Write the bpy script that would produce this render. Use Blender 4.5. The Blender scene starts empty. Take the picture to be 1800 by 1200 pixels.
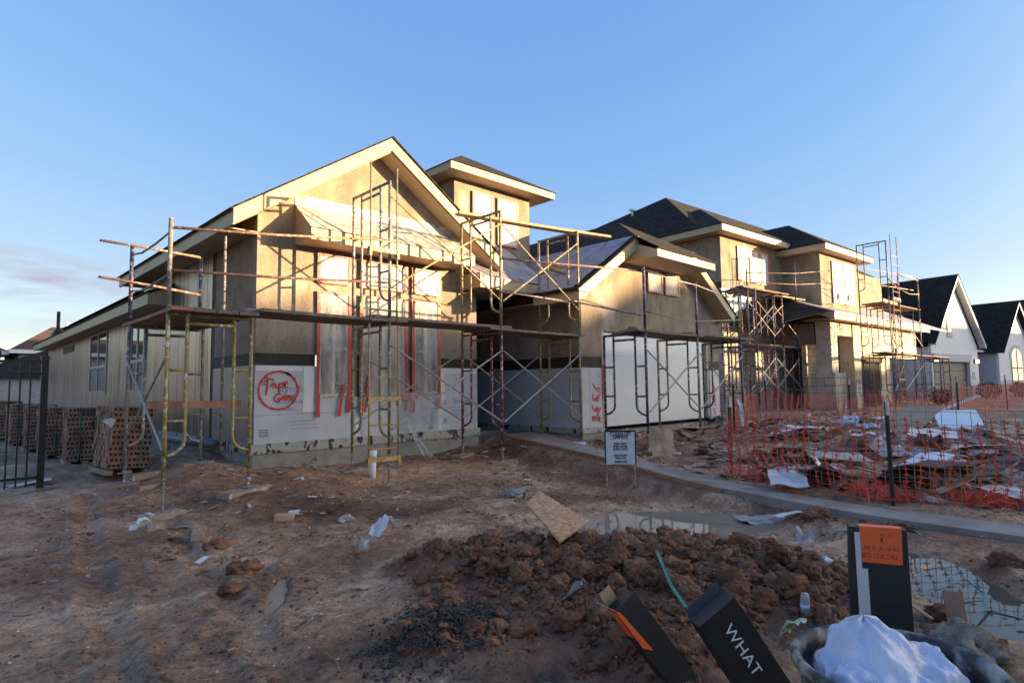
import bpy, bmesh, math, random
import numpy as np
from mathutils import Vector, Matrix, noise as mnoise
R = math.radians
random.seed(7); RNG = np.random.default_rng(11)
SC = bpy.context.scene
COL = SC.collection

# ------------------------------------------------------------------ camera
EYE = Vector((0, 0, 1.55))
F_PX = 1048.74
_yaw, _pitch, _roll = R(44.2596), R(4.3139), R(-0.71678)
_F = Vector((math.sin(_yaw)*math.cos(_pitch), math.cos(_yaw)*math.cos(_pitch), math.sin(_pitch)))
_r = Vector((math.cos(_yaw), -math.sin(_yaw), 0)); _u = _r.cross(_F)
_c, _s = math.cos(_roll), math.sin(_roll)
_R = _c*_r + _s*_u; _U = -_s*_r + _c*_u
cam = bpy.data.cameras.new('camera'); cam.sensor_width = 36; cam.lens = F_PX/1800*36
cam.clip_start = 0.05; cam.clip_end = 6000
camo = bpy.data.objects.new('camera', cam); COL.objects.link(camo)
camo.matrix_world = Matrix(((_R.x, _U.x, -_F.x, EYE.x), (_R.y, _U.y, -_F.y, EYE.y), (_R.z, _U.z, -_F.z, EYE.z), (0, 0, 0, 1)))
SC.camera = camo

# ------------------------------------------------------------------ light
SUN_AZ, SUN_EL = R(137.0), R(5.6)
world = bpy.data.worlds.new('World'); SC.world = world; world.use_nodes = True
def build_world():
    nt = world.node_tree; nt.nodes.clear()
    def N(t, **k):
        n = nt.nodes.new(t)
        for a, b in k.items(): setattr(n, a, b)
        return n
    L = nt.links.new
    out = N('ShaderNodeOutputWorld'); bg = N('ShaderNodeBackground')
    sky = N('ShaderNodeTexSky', sky_type='NISHITA', sun_disc=False, sun_elevation=SUN_EL, sun_rotation=SUN_AZ,
            altitude=20, air_density=1.0, dust_density=0.0, ozone_density=2.0)
    # power curve on the sky colour: evens it out towards the horizon, channel by channel
    sr = N('ShaderNodeSeparateColor'); cr = N('ShaderNodeCombineColor'); L(sky.outputs[0], sr.inputs[0])
    for ch, (pw, mu) in zip(('Red', 'Green', 'Blue'), ((.828, .437), (.555, .313), (.22, .289))):
        k0 = N('ShaderNodeMath', operation='MULTIPLY'); k0.inputs[1].default_value = .15; L(sr.outputs[ch], k0.inputs[0])
        k1 = N('ShaderNodeMath', operation='POWER'); k1.inputs[1].default_value = pw; L(k0.outputs[0], k1.inputs[0])
        k2 = N('ShaderNodeMath', operation='MULTIPLY'); k2.inputs[1].default_value = mu/.15; L(k1.outputs[0], k2.inputs[0])
        k3 = N('ShaderNodeMath', operation='MULTIPLY'); k3.inputs[1].default_value = SUNSIDE; L(sr.outputs[ch], k3.inputs[0])
        k4 = N('ShaderNodeMath', operation='MAXIMUM'); L(k2.outputs[0], k4.inputs[0]); L(k3.outputs[0], k4.inputs[1]); L(k4.outputs[0], cr.inputs[ch])
    tc = N('ShaderNodeTexCoord'); sep = N('ShaderNodeSeparateXYZ'); L(tc.outputs['Generated'], sep.inputs[0])
    mp = N('ShaderNodeMapping'); mp.inputs['Scale'].default_value = (3.2, 3.2, 19)
    mp.inputs['Location'].default_value = (0.35, 0.2, 0.0)
    L(tc.outputs['Generated'], mp.inputs[0])
    nz = N('ShaderNodeTexNoise'); nz.inputs['Scale'].default_value = 1.7; nz.inputs['Detail'].default_value = 7
    nz.inputs['Roughness'].default_value = 0.55
    L(mp.outputs[0], nz.inputs['Vector'])
    rp = N('ShaderNodeValToRGB'); rp.color_ramp.elements[0].position = 0.38; rp.color_ramp.elements[1].position = 0.54
    L(nz.outputs['Fac'], rp.inputs[0])
    # only a low band of the north sky carries cloud
    band = N('ShaderNodeMapRange'); band.inputs['From Min'].default_value = 0.20; band.inputs['From Max'].default_value = 0.165
    L(sep.outputs['Z'], band.inputs['Value'])
    side = N('ShaderNodeMapRange'); side.inputs['From Min'].default_value = 0.24; side.inputs['From Max'].default_value = 0.13
    L(sep.outputs['X'], side.inputs['Value'])
    m1 = N('ShaderNodeMath', operation='MULTIPLY'); L(band.outputs[0], m1.inputs[0]); L(side.outputs[0], m1.inputs[1])
    m2 = N('ShaderNodeMath', operation='MULTIPLY'); L(m1.outputs[0], m2.inputs[0]); L(rp.outputs['Color'], m2.inputs[1])
    m3 = N('ShaderNodeMath', operation='MULTIPLY'); low = N('ShaderNodeMapRange'); low.inputs['From Min'].default_value = 0.115; low.inputs['From Max'].default_value = 0.145; low.inputs['To Min'].default_value = .25; L(sep.outputs['Z'], low.inputs['Value'])
    m4 = N('ShaderNodeMath', operation='MULTIPLY'); L(m2.outputs[0], m4.inputs[0]); L(low.outputs[0], m4.inputs[1]); L(m4.outputs[0], m3.inputs[0]); m3.inputs[1].default_value = 1.0
    mix = N('ShaderNodeMixRGB'); L(m3.outputs[0], mix.inputs['Fac']); L(cr.outputs[0], mix.inputs['Color1'])
    mix.inputs['Color2'].default_value = CLOUD
    # warm glow added around the sun to lighten the shaded walls
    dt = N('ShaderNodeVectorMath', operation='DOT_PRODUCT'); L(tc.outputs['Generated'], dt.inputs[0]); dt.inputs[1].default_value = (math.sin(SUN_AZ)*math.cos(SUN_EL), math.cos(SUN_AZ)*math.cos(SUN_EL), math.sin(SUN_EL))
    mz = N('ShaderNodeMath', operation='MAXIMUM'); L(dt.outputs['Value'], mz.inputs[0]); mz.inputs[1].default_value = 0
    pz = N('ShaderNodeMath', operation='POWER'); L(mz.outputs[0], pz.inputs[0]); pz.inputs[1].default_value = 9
    au = N('ShaderNodeMixRGB'); au.blend_type = 'ADD'; L(pz.outputs[0], au.inputs['Fac']); L(mix.outputs[0], au.inputs['Color1']); au.inputs['Color2'].default_value = SUN_FILL
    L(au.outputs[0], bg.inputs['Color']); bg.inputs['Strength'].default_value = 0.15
    L(bg.outputs[0], out.inputs['Surface'])
SUNSIDE = .46
SUN_FILL = (10.4, 8.6, 5.7, 1)
CLOUD = (.86, .86, 1.04, 1)
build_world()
sl = bpy.data.lights.new('sun', 'SUN'); sl.energy = 5.0; sl.angle = R(0.6); sl.color = (1.0, 0.68, 0.35)
so = bpy.data.objects.new('sun', sl); COL.objects.link(so)
_sd = Vector((math.sin(SUN_AZ)*math.cos(SUN_EL), math.cos(SUN_AZ)*math.cos(SUN_EL), math.sin(SUN_EL)))
so.rotation_euler = _sd.to_track_quat('Z', 'Y').to_euler(); so.location = (30, -40, 40)
VS = SC.view_settings; VS.view_transform = 'Standard'; VS.look = 'None'; VS.exposure = 2.05; VS.gamma = 1.0; VS.use_curve_mapping = False

# ------------------------------------------------------------------ helpers
def at(px, py, ax, val, rot=0.0):
    """where the sight line through a photo pixel meets a plane of known place"""
    d = _F + _R*((px-900)/F_PX) - _U*((py-600)/F_PX)
    a = R(rot); d = Vector((math.cos(a)*d.x-math.sin(a)*d.y, math.sin(a)*d.x+math.cos(a)*d.y, d.z))
    t = (val-EYE[ax])/d[ax]
    return EYE + d*t

MATS = {}
def srgb(r, g, b):
    f = lambda v: (v/12.92 if v <= .04045 else ((v+.055)/1.055)**2.4)
    return (f(r/255), f(g/255), f(b/255), 1)
def pm(name, c1, c2=None, scale=6, rough=.7, rough2=None, bump=0.0, bscale=None, metal=0.0, stretch=(1, 1, 1), spot=None, spot_scale=20, spot_at=.62, spot_w=.05, spec=.5, lo=.35, hi=.65, alpha=1.0, trans=0.0, coat=0.0, sss=None, fine=0.0, fscale=40):
    """noise driven surface: two tones, an optional splotch tone, bump"""
    if name in MATS: return MATS[name]
    m = bpy.data.materials.new(name); m.use_nodes = True; nt = m.node_tree; L = nt.links.new
    b = nt.nodes['Principled BSDF']
    tc = nt.nodes.new('ShaderNodeTexCoord'); mp = nt.nodes.new('ShaderNodeMapping'); mp.inputs['Scale'].default_value = stretch
    L(tc.outputs['Object'], mp.inputs[0])
    c2 = c2 or c1
    nz = nt.nodes.new('ShaderNodeTexNoise'); nz.inputs['Scale'].default_value = scale; nz.inputs['Detail'].default_value = 8; nz.inputs['Roughness'].default_value = .62
    L(mp.outputs[0], nz.inputs['Vector'])
    rp = nt.nodes.new('ShaderNodeValToRGB'); e = rp.color_ramp.elements
    e[0].position = lo; e[1].position = hi; e[0].color = (*c1[:3], 1); e[1].color = (*c2[:3], 1)
    L(nz.outputs['Fac'], rp.inputs[0]); col = rp.outputs['Color']
    if spot:
        n2 = nt.nodes.new('ShaderNodeTexNoise'); n2.inputs['Scale'].default_value = spot_scale; n2.inputs['Detail'].default_value = 5
        L(mp.outputs[0], n2.inputs['Vector'])
        r2 = nt.nodes.new('ShaderNodeValToRGB'); r2.color_ramp.elements[0].position = spot_at; r2.color_ramp.elements[1].position = spot_at+spot_w
        L(n2.outputs['Fac'], r2.inputs[0])
        mx = nt.nodes.new('ShaderNodeMixRGB'); L(r2.outputs['Color'], mx.inputs['Fac']); L(col, mx.inputs['Color1']); mx.inputs['Color2'].default_value = (*spot[:3], 1)
        col = mx.outputs['Color']
    if fine:
        n5 = nt.nodes.new('ShaderNodeTexNoise'); n5.inputs['Scale'].default_value = fscale; n5.inputs['Detail'].default_value = 6; n5.inputs['Roughness'].default_value = .75
        L(mp.outputs[0], n5.inputs['Vector'])
        m5 = nt.nodes.new('ShaderNodeMapRange'); m5.inputs['From Min'].default_value = .3; m5.inputs['From Max'].default_value = .7; m5.inputs['To Min'].default_value = 1-fine; m5.inputs['To Max'].default_value = 1+fine*.8
        L(n5.outputs['Fac'], m5.inputs['Value'])
        x5 = nt.nodes.new('ShaderNodeMixRGB'); x5.blend_type = 'MULTIPLY'; x5.inputs['Fac'].default_value = 1; L(col, x5.inputs['Color1']); L(m5.outputs[0], x5.inputs['Color2']); col = x5.outputs['Color']
    L(col, b.inputs['Base Color'])
    b.inputs['Roughness'].default_value = rough
    if rough2 is not None:
        mr = nt.nodes.new('ShaderNodeMapRange'); mr.inputs['From Min'].default_value = lo; mr.inputs['From Max'].default_value = hi
        mr.inputs['To Min'].default_value = rough; mr.inputs['To Max'].default_value = rough2
        L(nz.outputs['Fac'], mr.inputs['Value']); L(mr.outputs[0], b.inputs['Roughness'])
    b.inputs['Metallic'].default_value = metal; b.inputs['Specular IOR Level'].default_value = spec
    b.inputs['Alpha'].default_value = alpha
    if trans: b.inputs['Transmission Weight'].default_value = trans
    if coat: b.inputs['Coat Weight'].default_value = coat
    if bump:
        n3 = nt.nodes.new('ShaderNodeTexNoise'); n3.inputs['Scale'].default_value = bscale or scale*3; n3.inputs['Detail'].default_value = 8; n3.inputs['Roughness'].default_value = .65
        L(mp.outputs[0], n3.inputs['Vector'])
        bp = nt.nodes.new('ShaderNodeBump'); bp.inputs['Strength'].default_value = bump; bp.inputs['Distance'].default_value = .03
        L(n3.outputs['Fac'], bp.inputs['Height']); L(bp.outputs[0], b.inputs['Normal'])
    MATS[name] = m
    return m
def blocks(name, c1, c2, mortar, bw, bh, ms=.012, rough=.85, bump=.5):
    """coursed blocks laid on x+y and z, so that they run round corners"""
    m = bpy.data.materials.new(name); m.use_nodes = True; nt = m.node_tree; L = nt.links.new; b = nt.nodes['Principled BSDF']
    tc = nt.nodes.new('ShaderNodeTexCoord'); sp = nt.nodes.new('ShaderNodeSeparateXYZ'); L(tc.outputs['Object'], sp.inputs[0])
    ad = nt.nodes.new('ShaderNodeMath'); L(sp.outputs['X'], ad.inputs[0]); L(sp.outputs['Y'], ad.inputs[1])
    cb = nt.nodes.new('ShaderNodeCombineXYZ'); L(ad.outputs[0], cb.inputs['X']); L(sp.outputs['Z'], cb.inputs['Y'])
    br = nt.nodes.new('ShaderNodeTexBrick'); L(cb.outputs[0], br.inputs['Vector'])
    br.inputs['Color1'].default_value = (*c1, 1); br.inputs['Color2'].default_value = (*c2, 1); br.inputs['Mortar'].default_value = (*mortar, 1)
    br.inputs['Scale'].default_value = 1; br.inputs['Brick Width'].default_value = bw; br.inputs['Row Height'].default_value = bh
    br.inputs['Mortar Size'].default_value = ms; br.inputs['Bias'].default_value = 0
    nz = nt.nodes.new('ShaderNodeTexNoise'); nz.inputs['Scale'].default_value = 4; nz.inputs['Detail'].default_value = 8; L(tc.outputs['Object'], nz.inputs['Vector'])
    mr = nt.nodes.new('ShaderNodeMapRange'); mr.inputs['To Min'].default_value = .72; mr.inputs['To Max'].default_value = 1.2; L(nz.outputs['Fac'], mr.inputs['Value'])
    mx = nt.nodes.new('ShaderNodeMixRGB'); mx.blend_type = 'MULTIPLY'; mx.inputs['Fac'].default_value = 1
    L(br.outputs['Color'], mx.inputs['Color1']); L(mr.outputs[0], mx.inputs['Color2']); L(mx.outputs[0], b.inputs['Base Color'])
    bp = nt.nodes.new('ShaderNodeBump'); bp.inputs['Strength'].default_value = bump; bp.inputs['Distance'].default_value = .02; bp.invert = True
    L(br.outputs['Fac'], bp.inputs['Height']); L(bp.outputs[0], b.inputs['Normal'])
    b.inputs['Roughness'].default_value = rough
    MATS[name] = m
    return m

class Thing:
    def __init__(s, name, label, cat, loc=(0, 0, 0), rot=0.0, group=None):
        s.loc = Vector(loc); s.rot = rot
        o = bpy.data.objects.new(name, None); o.empty_display_size = .2; COL.objects.link(o); s.o = o
        Rz = Matrix.Rotation(R(rot), 3, 'Z')
        o.location = Rz @ s.loc; o.rotation_euler = (0, 0, R(rot))
        o['label'] = label; o['category'] = cat
        if group: o['group'] = group
def tag(o, label, cat, group=None, kind=None):
    o['label'] = label; o['category'] = cat
    if group: o['group'] = group
    if kind: o['kind'] = kind
    return o

class MB:
    """collects shapes, links them as ONE mesh object"""
    def __init__(s): s.v = []; s.f = []; s.m = []; s.mats = []; s.cur = 0
    def mat(s, m):
        if m not in s.mats: s.mats.append(m)
        s.cur = s.mats.index(m); return s
    def add(s, vs, fs):
        k = len(s.v); s.v += [tuple(v) for v in vs]
        for f in fs: s.f.append(tuple(i+k for i in f)); s.m.append(s.cur)
        return s
    def box(s, x0, x1, y0, y1, z0, z1):
        return s.add([(x0, y0, z0), (x1, y0, z0), (x1, y1, z0), (x0, y1, z0), (x0, y0, z1), (x1, y0, z1), (x1, y1, z1), (x0, y1, z1)],
                     [(3, 2, 1, 0), (4, 5, 6, 7), (0, 1, 5, 4), (1, 2, 6, 5), (2, 3, 7, 6), (3, 0, 4, 7)])
    def beam(s, p, q, w, h, up=(0, 0, 1)):
        """box from p to q, w across, h along up, centred"""
        p, q = Vector(p), Vector(q); d = (q-p).normalized(); a = d.cross(Vector(up))
        if a.length < 1e-5: a = d.cross(Vector((1, 0, 0)))
        a.normalize(); u = a.cross(d)
        vs = [c + a*(sx*w/2) + u*(sz*h/2) for c in (p, q) for sx, sz in ((-1, -1), (1, -1), (1, 1), (-1, 1))]
        return s.add(vs, [(0, 1, 2, 3), (7, 6, 5, 4), (0, 4, 5, 1), (1, 5, 6, 2), (2, 6, 7, 3), (3, 7, 4, 0)])
    def prism(s, pts, ext):
        """closed polygon pts extruded by the vector ext"""
        n = len(pts); e = Vector(ext); a = [Vector(p) for p in pts]
        nrm = Vector((0, 0, 0))
        for i in range(n): nrm += a[i].cross(a[(i+1) % n])
        if nrm.dot(e) > 0: a.reverse()
        b = [p+e for p in a]
        return s.add(a+b, [tuple(range(n)), tuple(range(2*n-1, n-1, -1))] + [(i, i+n, (i+1) % n+n, (i+1) % n) for i in range(n)])
    def poly(s, pts): return s.add(pts, [tuple(range(len(pts)))])
    def tube(s, pts, r, n=8, cap=True):
        pts = [Vector(p) for p in pts]; rings = []
        t0 = (pts[1]-pts[0]).normalized(); a = t0.orthogonal().normalized()
        rr = r if isinstance(r, (list, tuple)) else [r]*len(pts)
        for i, p in enumerate(pts):
            if i == 0: t = t0
            elif i == len(pts)-1: t = (pts[i]-pts[i-1]).normalized()
            else: t = ((pts[i]-pts[i-1]).normalized()+(pts[i+1]-pts[i]).normalized())
            t = t.normalized() if t.length > 1e-6 else t0
            a = (a - t*a.dot(t)); a = a.normalized() if a.length > 1e-6 else t.orthogonal().normalized()
            b = t.cross(a)
            rings.append([p + (a*math.cos(2*math.pi*k/n)+b*math.sin(2*math.pi*k/n))*rr[i] for k in range(n)])
        vs = [v for rg in rings for v in rg]; fs = []
        for i in range(len(rings)-1):
            for k in range(n): fs.append((i*n+k, i*n+(k+1) % n, (i+1)*n+(k+1) % n, (i+1)*n+k))
        if cap: fs += [tuple(range(n-1, -1, -1)), tuple(range((len(rings)-1)*n, len(rings)*n))]
        return s.add(vs, fs)
    def grid(s, fn, nu, nv):
        vs = [fn(i/nu, j/nv) for j in range(nv+1) for i in range(nu+1)]; w = nu+1
        return s.add(vs, [(j*w+i, j*w+i+1, (j+1)*w+i+1, (j+1)*w+i) for j in range(nv) for i in range(nu)])
    def build(s, name, mat=None, parent=None, smooth=False, loc=None, label=None):
        """parent: a Thing, or (object, Thing) for a sub-part; loc: origin of a thing that is one mesh"""
        me = bpy.data.meshes.new(name)
        th = parent if isinstance(parent, Thing) else (parent[1] if parent else None)
        off = th.loc if th else Vector(loc or (0, 0, 0))
        me.from_pydata([(x-off.x, y-off.y, z-off.z) for x, y, z in s.v], [], s.f)
        ms = s.mats or [mat]
        for m in ms: me.materials.append(m)
        if len(ms) > 1: me.polygons.foreach_set('material_index', s.m)
        if smooth: me.polygons.foreach_set('use_smooth', [True]*len(me.polygons))
        me.update()
        o = bpy.data.objects.new(name, me); COL.objects.link(o)
        if th:
            o.parent = parent.o if isinstance(parent, Thing) else parent[0]
        else: o.location = off
        if label: o['label'] = label
        return o

def text_mesh(txt, size, origin, xdir, ydir, mb, squash=1.0, center=False, bold=0.0):
    """lay the words as flat letters from origin along xdir, ydir up"""
    cu = bpy.data.curves.new('words', 'FONT'); cu.body = txt; cu.size = size; cu.resolution_u = 3; cu.offset = bold
    if center: cu.align_x = 'CENTER'
    ob = bpy.data.objects.new('words', cu); COL.objects.link(ob)
    bpy.context.view_layer.update()
    me = bpy.data.meshes.new_from_object(ob.evaluated_get(bpy.context.evaluated_depsgraph_get()))
    O, X, Y = Vector(origin), Vector(xdir).normalized()*squash, Vector(ydir).normalized()
    mb.add([O + X*v.co.x + Y*v.co.y for v in me.vertices], [tuple(p.vertices) for p in me.polygons])
    bpy.data.objects.remove(ob); bpy.data.curves.remove(cu); bpy.data.meshes.remove(me)

def strokes(mb, lines, O, X, Y, w, nrm):
    """brush strokes: polylines in a local 2-D frame as flat ribbons"""
    O, X, Y = Vector(O), Vector(X), Vector(Y); N = Vector(nrm)
    k = 0
    for ln in lines:
        P = [O + X*a + Y*b + N*(.0008*k) for a, b in ln]; k += 1
        L, Rr = [], []
        for i, p in enumerate(P):
            t = (P[min(i+1, len(P)-1)]-P[max(i-1, 0)])
            t = t.normalized() if t.length > 1e-7 else X.normalized()
            n = t.cross(N).normalized()*w*(.5+.12*math.sin(i*2.3))
            L.append(p+n); Rr.append(p-n)
        nn = len(P)
        mb.add(L+Rr, [(i, i+1, nn+i+1, nn+i) for i in range(nn-1)])

def fbm(x, y, sc, oct=4, seed=0.0):
    v = 0; a = .5
    for o in range(oct):
        v += a*mnoise.noise((x*sc+seed, y*sc-seed*1.7, seed*.37)); sc *= 2.03; a *= .5
    return v
# ------------------------------------------------------------------ materials
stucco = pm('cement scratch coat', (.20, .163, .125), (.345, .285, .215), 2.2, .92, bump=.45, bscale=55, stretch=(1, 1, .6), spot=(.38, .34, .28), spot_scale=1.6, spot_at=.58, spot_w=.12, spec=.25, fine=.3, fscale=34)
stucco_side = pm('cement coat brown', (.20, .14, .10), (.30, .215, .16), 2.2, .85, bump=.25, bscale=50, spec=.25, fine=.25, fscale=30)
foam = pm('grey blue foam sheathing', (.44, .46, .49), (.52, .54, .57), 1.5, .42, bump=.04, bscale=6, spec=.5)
foam_reflect = pm('foam sheathing reflected tint', (.27, .19, .155), (.34, .245, .20), 1.5, .38, bump=.05, bscale=6)  # same foam, with brown reflections put into its colour
felt_band = pm('black felt band', (.018, .015, .013), (.035, .03, .026), 8, .7, bump=.2)
concrete = pm('slab concrete', (.21, .205, .185), (.32, .31, .28), 3, .9, bump=.2, bscale=30, fine=.25, spot=(.13, .115, .09), spot_scale=4, spot_at=.6)
tar = pm('tarry slab edge', (.012, .012, .014), (.02, .02, .022), 4, .5, bump=.5, bscale=30, spot=(.38, .365, .33), spot_scale=9, spot_at=.42, spot_w=.05, stretch=(1, 1, .5), fine=.3)
cream = pm('cream fascia paint', (.40, .315, .185), (.46, .365, .22), 1.2, .55, bump=.04, bscale=8)
soffit_m = pm('tan soffit board', (.40, .29, .18), (.46, .34, .21), 1.2, .6)
offwhite = pm('white trim paint', (.62, .60, .56), (.70, .68, .64), 2, .55)
def shingle_mat():
    m = bpy.data.materials.new('asphalt shingle'); m.use_nodes = True; nt = m.node_tree; L = nt.links.new; b = nt.nodes['Principled BSDF']
    tc = nt.nodes.new('ShaderNodeTexCoord'); sp = nt.nodes.new('ShaderNodeSeparateXYZ'); L(tc.outputs['Object'], sp.inputs[0])
    ad = nt.nodes.new('ShaderNodeMath'); L(sp.outputs['X'], ad.inputs[0]); L(sp.outputs['Y'], ad.inputs[1])
    cb = nt.nodes.new('ShaderNodeCombineXYZ'); L(ad.outputs[0], cb.inputs['X']); L(sp.outputs['Z'], cb.inputs['Y'])
    br = nt.nodes.new('ShaderNodeTexBrick'); L(cb.outputs[0], br.inputs['Vector'])
    br.inputs['Color1'].default_value = (.028, .022, .018, 1); br.inputs['Color2'].default_value = (.062, .048, .038, 1); br.inputs['Mortar'].default_value = (.006, .006, .006, 1)
    br.inputs['Scale'].default_value = 1; br.inputs['Brick Width'].default_value = .22; br.inputs['Row Height'].default_value = .085; br.inputs['Mortar Size'].default_value = .006
    nz = nt.nodes.new('ShaderNodeTexNoise'); nz.inputs['Scale'].default_value = 90; L(tc.outputs['Object'], nz.inputs['Vector'])
    mx = nt.nodes.new('ShaderNodeMixRGB'); mx.blend_type = 'MULTIPLY'; mx.inputs['Fac'].default_value = .6; L(br.outputs['Color'], mx.inputs['Color1']); L(nz.outputs['Color'], mx.inputs['Color2'])
    L(mx.outputs[0], b.inputs['Base Color']); b.inputs['Roughness'].default_value = .92; b.inputs['Specular IOR Level'].default_value = .2
    bp = nt.nodes.new('ShaderNodeBump'); bp.inputs['Strength'].default_value = .6; bp.inputs['Distance'].default_value = .012; bp.invert = True
    L(br.outputs['Fac'], bp.inputs['Height']); L(bp.outputs[0], b.inputs['Normal'])
    return m
shingle = shingle_mat()
underlay = pm('grey roof underlayment', (.20, .19, .21), (.33, .31, .33), 4, .6, bump=.7, bscale=5, spot=(.14, .10, .08), spot_scale=3, spot_at=.58, spot_w=.1)
dirty_sheet = pm('dirty plastic roof sheet', (.30, .29, .28), (.50, .47, .42), 5, .4, bump=.8, bscale=7, spot=(.20, .14, .10), spot_scale=6, spot_at=.56, spot_w=.1)
def plastic_mat(name, a, col):
    m = pm(name, tuple(c*.8 for c in col), col, 3, .22, rough2=.38, bump=0, spec=.6, stretch=(1.6, 1.6, .35))
    nt = m.node_tree; L = nt.links.new; b = nt.nodes['Principled BSDF']
    tc = nt.nodes.new('ShaderNodeTexCoord'); mp = nt.nodes.new('ShaderNodeMapping'); mp.inputs['Scale'].default_value = (2.2, 2.2, .8); L(tc.outputs['Object'], mp.inputs[0])
    nz = nt.nodes.new('ShaderNodeTexNoise'); nz.inputs['Scale'].default_value = 5; nz.inputs['Detail'].default_value = 4; nz.inputs['Distortion'].default_value = 1.6; L(mp.outputs[0], nz.inputs['Vector'])
    sb = nt.nodes.new('ShaderNodeMath'); sb.operation = 'SUBTRACT'; L(nz.outputs['Fac'], sb.inputs[0]); sb.inputs[1].default_value = .5
    ab = nt.nodes.new('ShaderNodeMath'); ab.operation = 'ABSOLUTE'; L(sb.outputs[0], ab.inputs[0])
    bp = nt.nodes.new('ShaderNodeBump'); bp.inputs['Strength'].default_value = .7; bp.inputs['Distance'].default_value = .06; L(ab.outputs[0], bp.inputs['Height']); L(bp.outputs[0], b.inputs['Normal'])
    mr = nt.nodes.new('ShaderNodeMapRange'); mr.inputs['From Min'].default_value = .36; mr.inputs['From Max'].default_value = .64; mr.inputs['To Min'].default_value = max(a-.14, .05); mr.inputs['To Max'].default_value = min(a+.16, 1)
    n2 = nt.nodes.new('ShaderNodeTexNoise'); n2.inputs['Scale'].default_value = 7; n2.inputs['Detail'].default_value = 7; n2.inputs['Distortion'].default_value = 1.2; L(mp.outputs[0], n2.inputs['Vector'])
    mp2 = nt.nodes.new('ShaderNodeMapping'); mp2.inputs['Scale'].default_value = (3.2, 3.2, .55); L(tc.outputs['Object'], mp2.inputs[0]); L(mp2.outputs[0], n2.inputs['Vector']); n2.inputs['Scale'].default_value = 3; n2.inputs['Distortion'].default_value = .5
    L(n2.outputs['Fac'], mr.inputs['Value']); L(mr.outputs[0], b.inputs['Alpha'])
    return m
plastic = plastic_mat('clear plastic film', .52, (.66, .62, .56))
plastic_hi = plastic_mat('milky plastic film', .90, (.72, .68, .62))
plastic_thin = plastic_mat('loose clear film', .3, (.62, .64, .66))
red_tape = pm('red tape', (.42, .018, .015), (.55, .03, .022), 9, .4, bump=.2, bscale=20)
pink_tape = pm('faded red tape', (.42, .10, .08), (.52, .15, .12), 9, .5)
vinyl = pm('white vinyl', (.66, .67, .68), (.74, .75, .76), 2, .4)
tan_vinyl = pm('taupe vinyl window frame', (.34, .30, .26), (.40, .36, .32), 2, .45)
glass = pm('dark window glass', (.02, .025, .03), (.03, .035, .04), 2, .04, spec=1.0)
white_door = pm('white garage door paint', (.66, .68, .68), (.74, .75, .75), 1.2, .42, bump=.03, bscale=5)
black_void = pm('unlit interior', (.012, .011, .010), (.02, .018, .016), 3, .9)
foil = pm('foil faced sheathing', (.36, .285, .24), (.54, .445, .385), 2.2, .26, rough2=.42, bump=.3, bscale=3.2, metal=.8, stretch=(1, 2.6, .18), spot=(.24, .17, .13), spot_scale=1.6, spot_at=.6)
def _seams(m):
    nt = m.node_tree; L = nt.links.new; b = nt.nodes['Principled BSDF']; old = b.inputs['Base Color'].links[0].from_socket
    tc = nt.nodes.new('ShaderNodeTexCoord'); sp = nt.nodes.new('ShaderNodeSeparateXYZ'); L(tc.outputs['Object'], sp.inputs[0]); cb = nt.nodes.new('ShaderNodeCombineXYZ'); L(sp.outputs['Y'], cb.inputs['X']); L(sp.outputs['Z'], cb.inputs['Y'])
    br = nt.nodes.new('ShaderNodeTexBrick'); L(cb.outputs[0], br.inputs['Vector']); br.offset = 0; br.inputs['Scale'].default_value = 1; br.inputs['Brick Width'].default_value = .61; br.inputs['Row Height'].default_value = 9; br.inputs['Mortar Size'].default_value = .016
    br.inputs['Color1'].default_value = (1, 1, 1, 1); br.inputs['Color2'].default_value = (.78, .76, .74, 1); br.inputs['Mortar'].default_value = (.16, .13, .11, 1)
    mx = nt.nodes.new('ShaderNodeMixRGB'); mx.blend_type = 'MULTIPLY'; mx.inputs['Fac'].default_value = 1; L(old, mx.inputs['Color1']); L(br.outputs['Color'], mx.inputs['Color2']); L(mx.outputs[0], b.inputs['Base Color'])
_seams(foil)
osb = pm('oriented strand board', (.36, .20, .10), (.52, .32, .18), 9, .85, bump=.4, bscale=30, stretch=(1, 2.2, 1), spot=(.26, .135, .065), spot_scale=24, spot_at=.56, spec=.3)
lumber = pm('pine lumber', (.44, .27, .14), (.56, .37, .21), 3, .75, bump=.15, bscale=16, stretch=(.4, .4, 6), spot=(.34, .19, .09), spot_scale=8)
lumber_x = pm('sawn lumber', (.42, .25, .13), (.54, .35, .19), 5, .75, bump=.15, bscale=20)
plank_m = pm('weathered scaffold plank', (.15, .11, .085), (.25, .19, .15), 5, .85, fine=.3, fscale=14, bump=.35, bscale=24, stretch=(.6, 2, 4), spot=(.40, .37, .33), spot_scale=10, spot_at=.66, spec=.3)
plank_w = pm('red brown plank', (.22, .105, .06), (.33, .17, .10), 5, .8, bump=.3, bscale=24)
pad_m = pm('mudsill board', (.24, .17, .125), (.34, .25, .19), 6, .85, bump=.3, bscale=30, spot=(.42, .38, .33), spot_scale=12, spot_at=.62)
def paint(name, c, splash=(.46, .44, .40)):
    return pm(name, tuple(v*.7 for v in c), c, 7, .5, bump=.25, bscale=40, spot=splash, spot_scale=17, spot_at=.57, spot_w=.03, fine=.45, fscale=12)
yellow = paint('yellow scaffold paint', (.33, .24, .06)); blue = paint('blue scaffold paint', (.045, .05, .10), (.28, .27, .27))
redp = paint('red scaffold paint', (.20, .045, .04)); grey = paint('grey scaffold steel', (.24, .22, .20)); rusty = paint('rusty tube', (.30, .16, .09), (.42, .36, .30))
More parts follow.
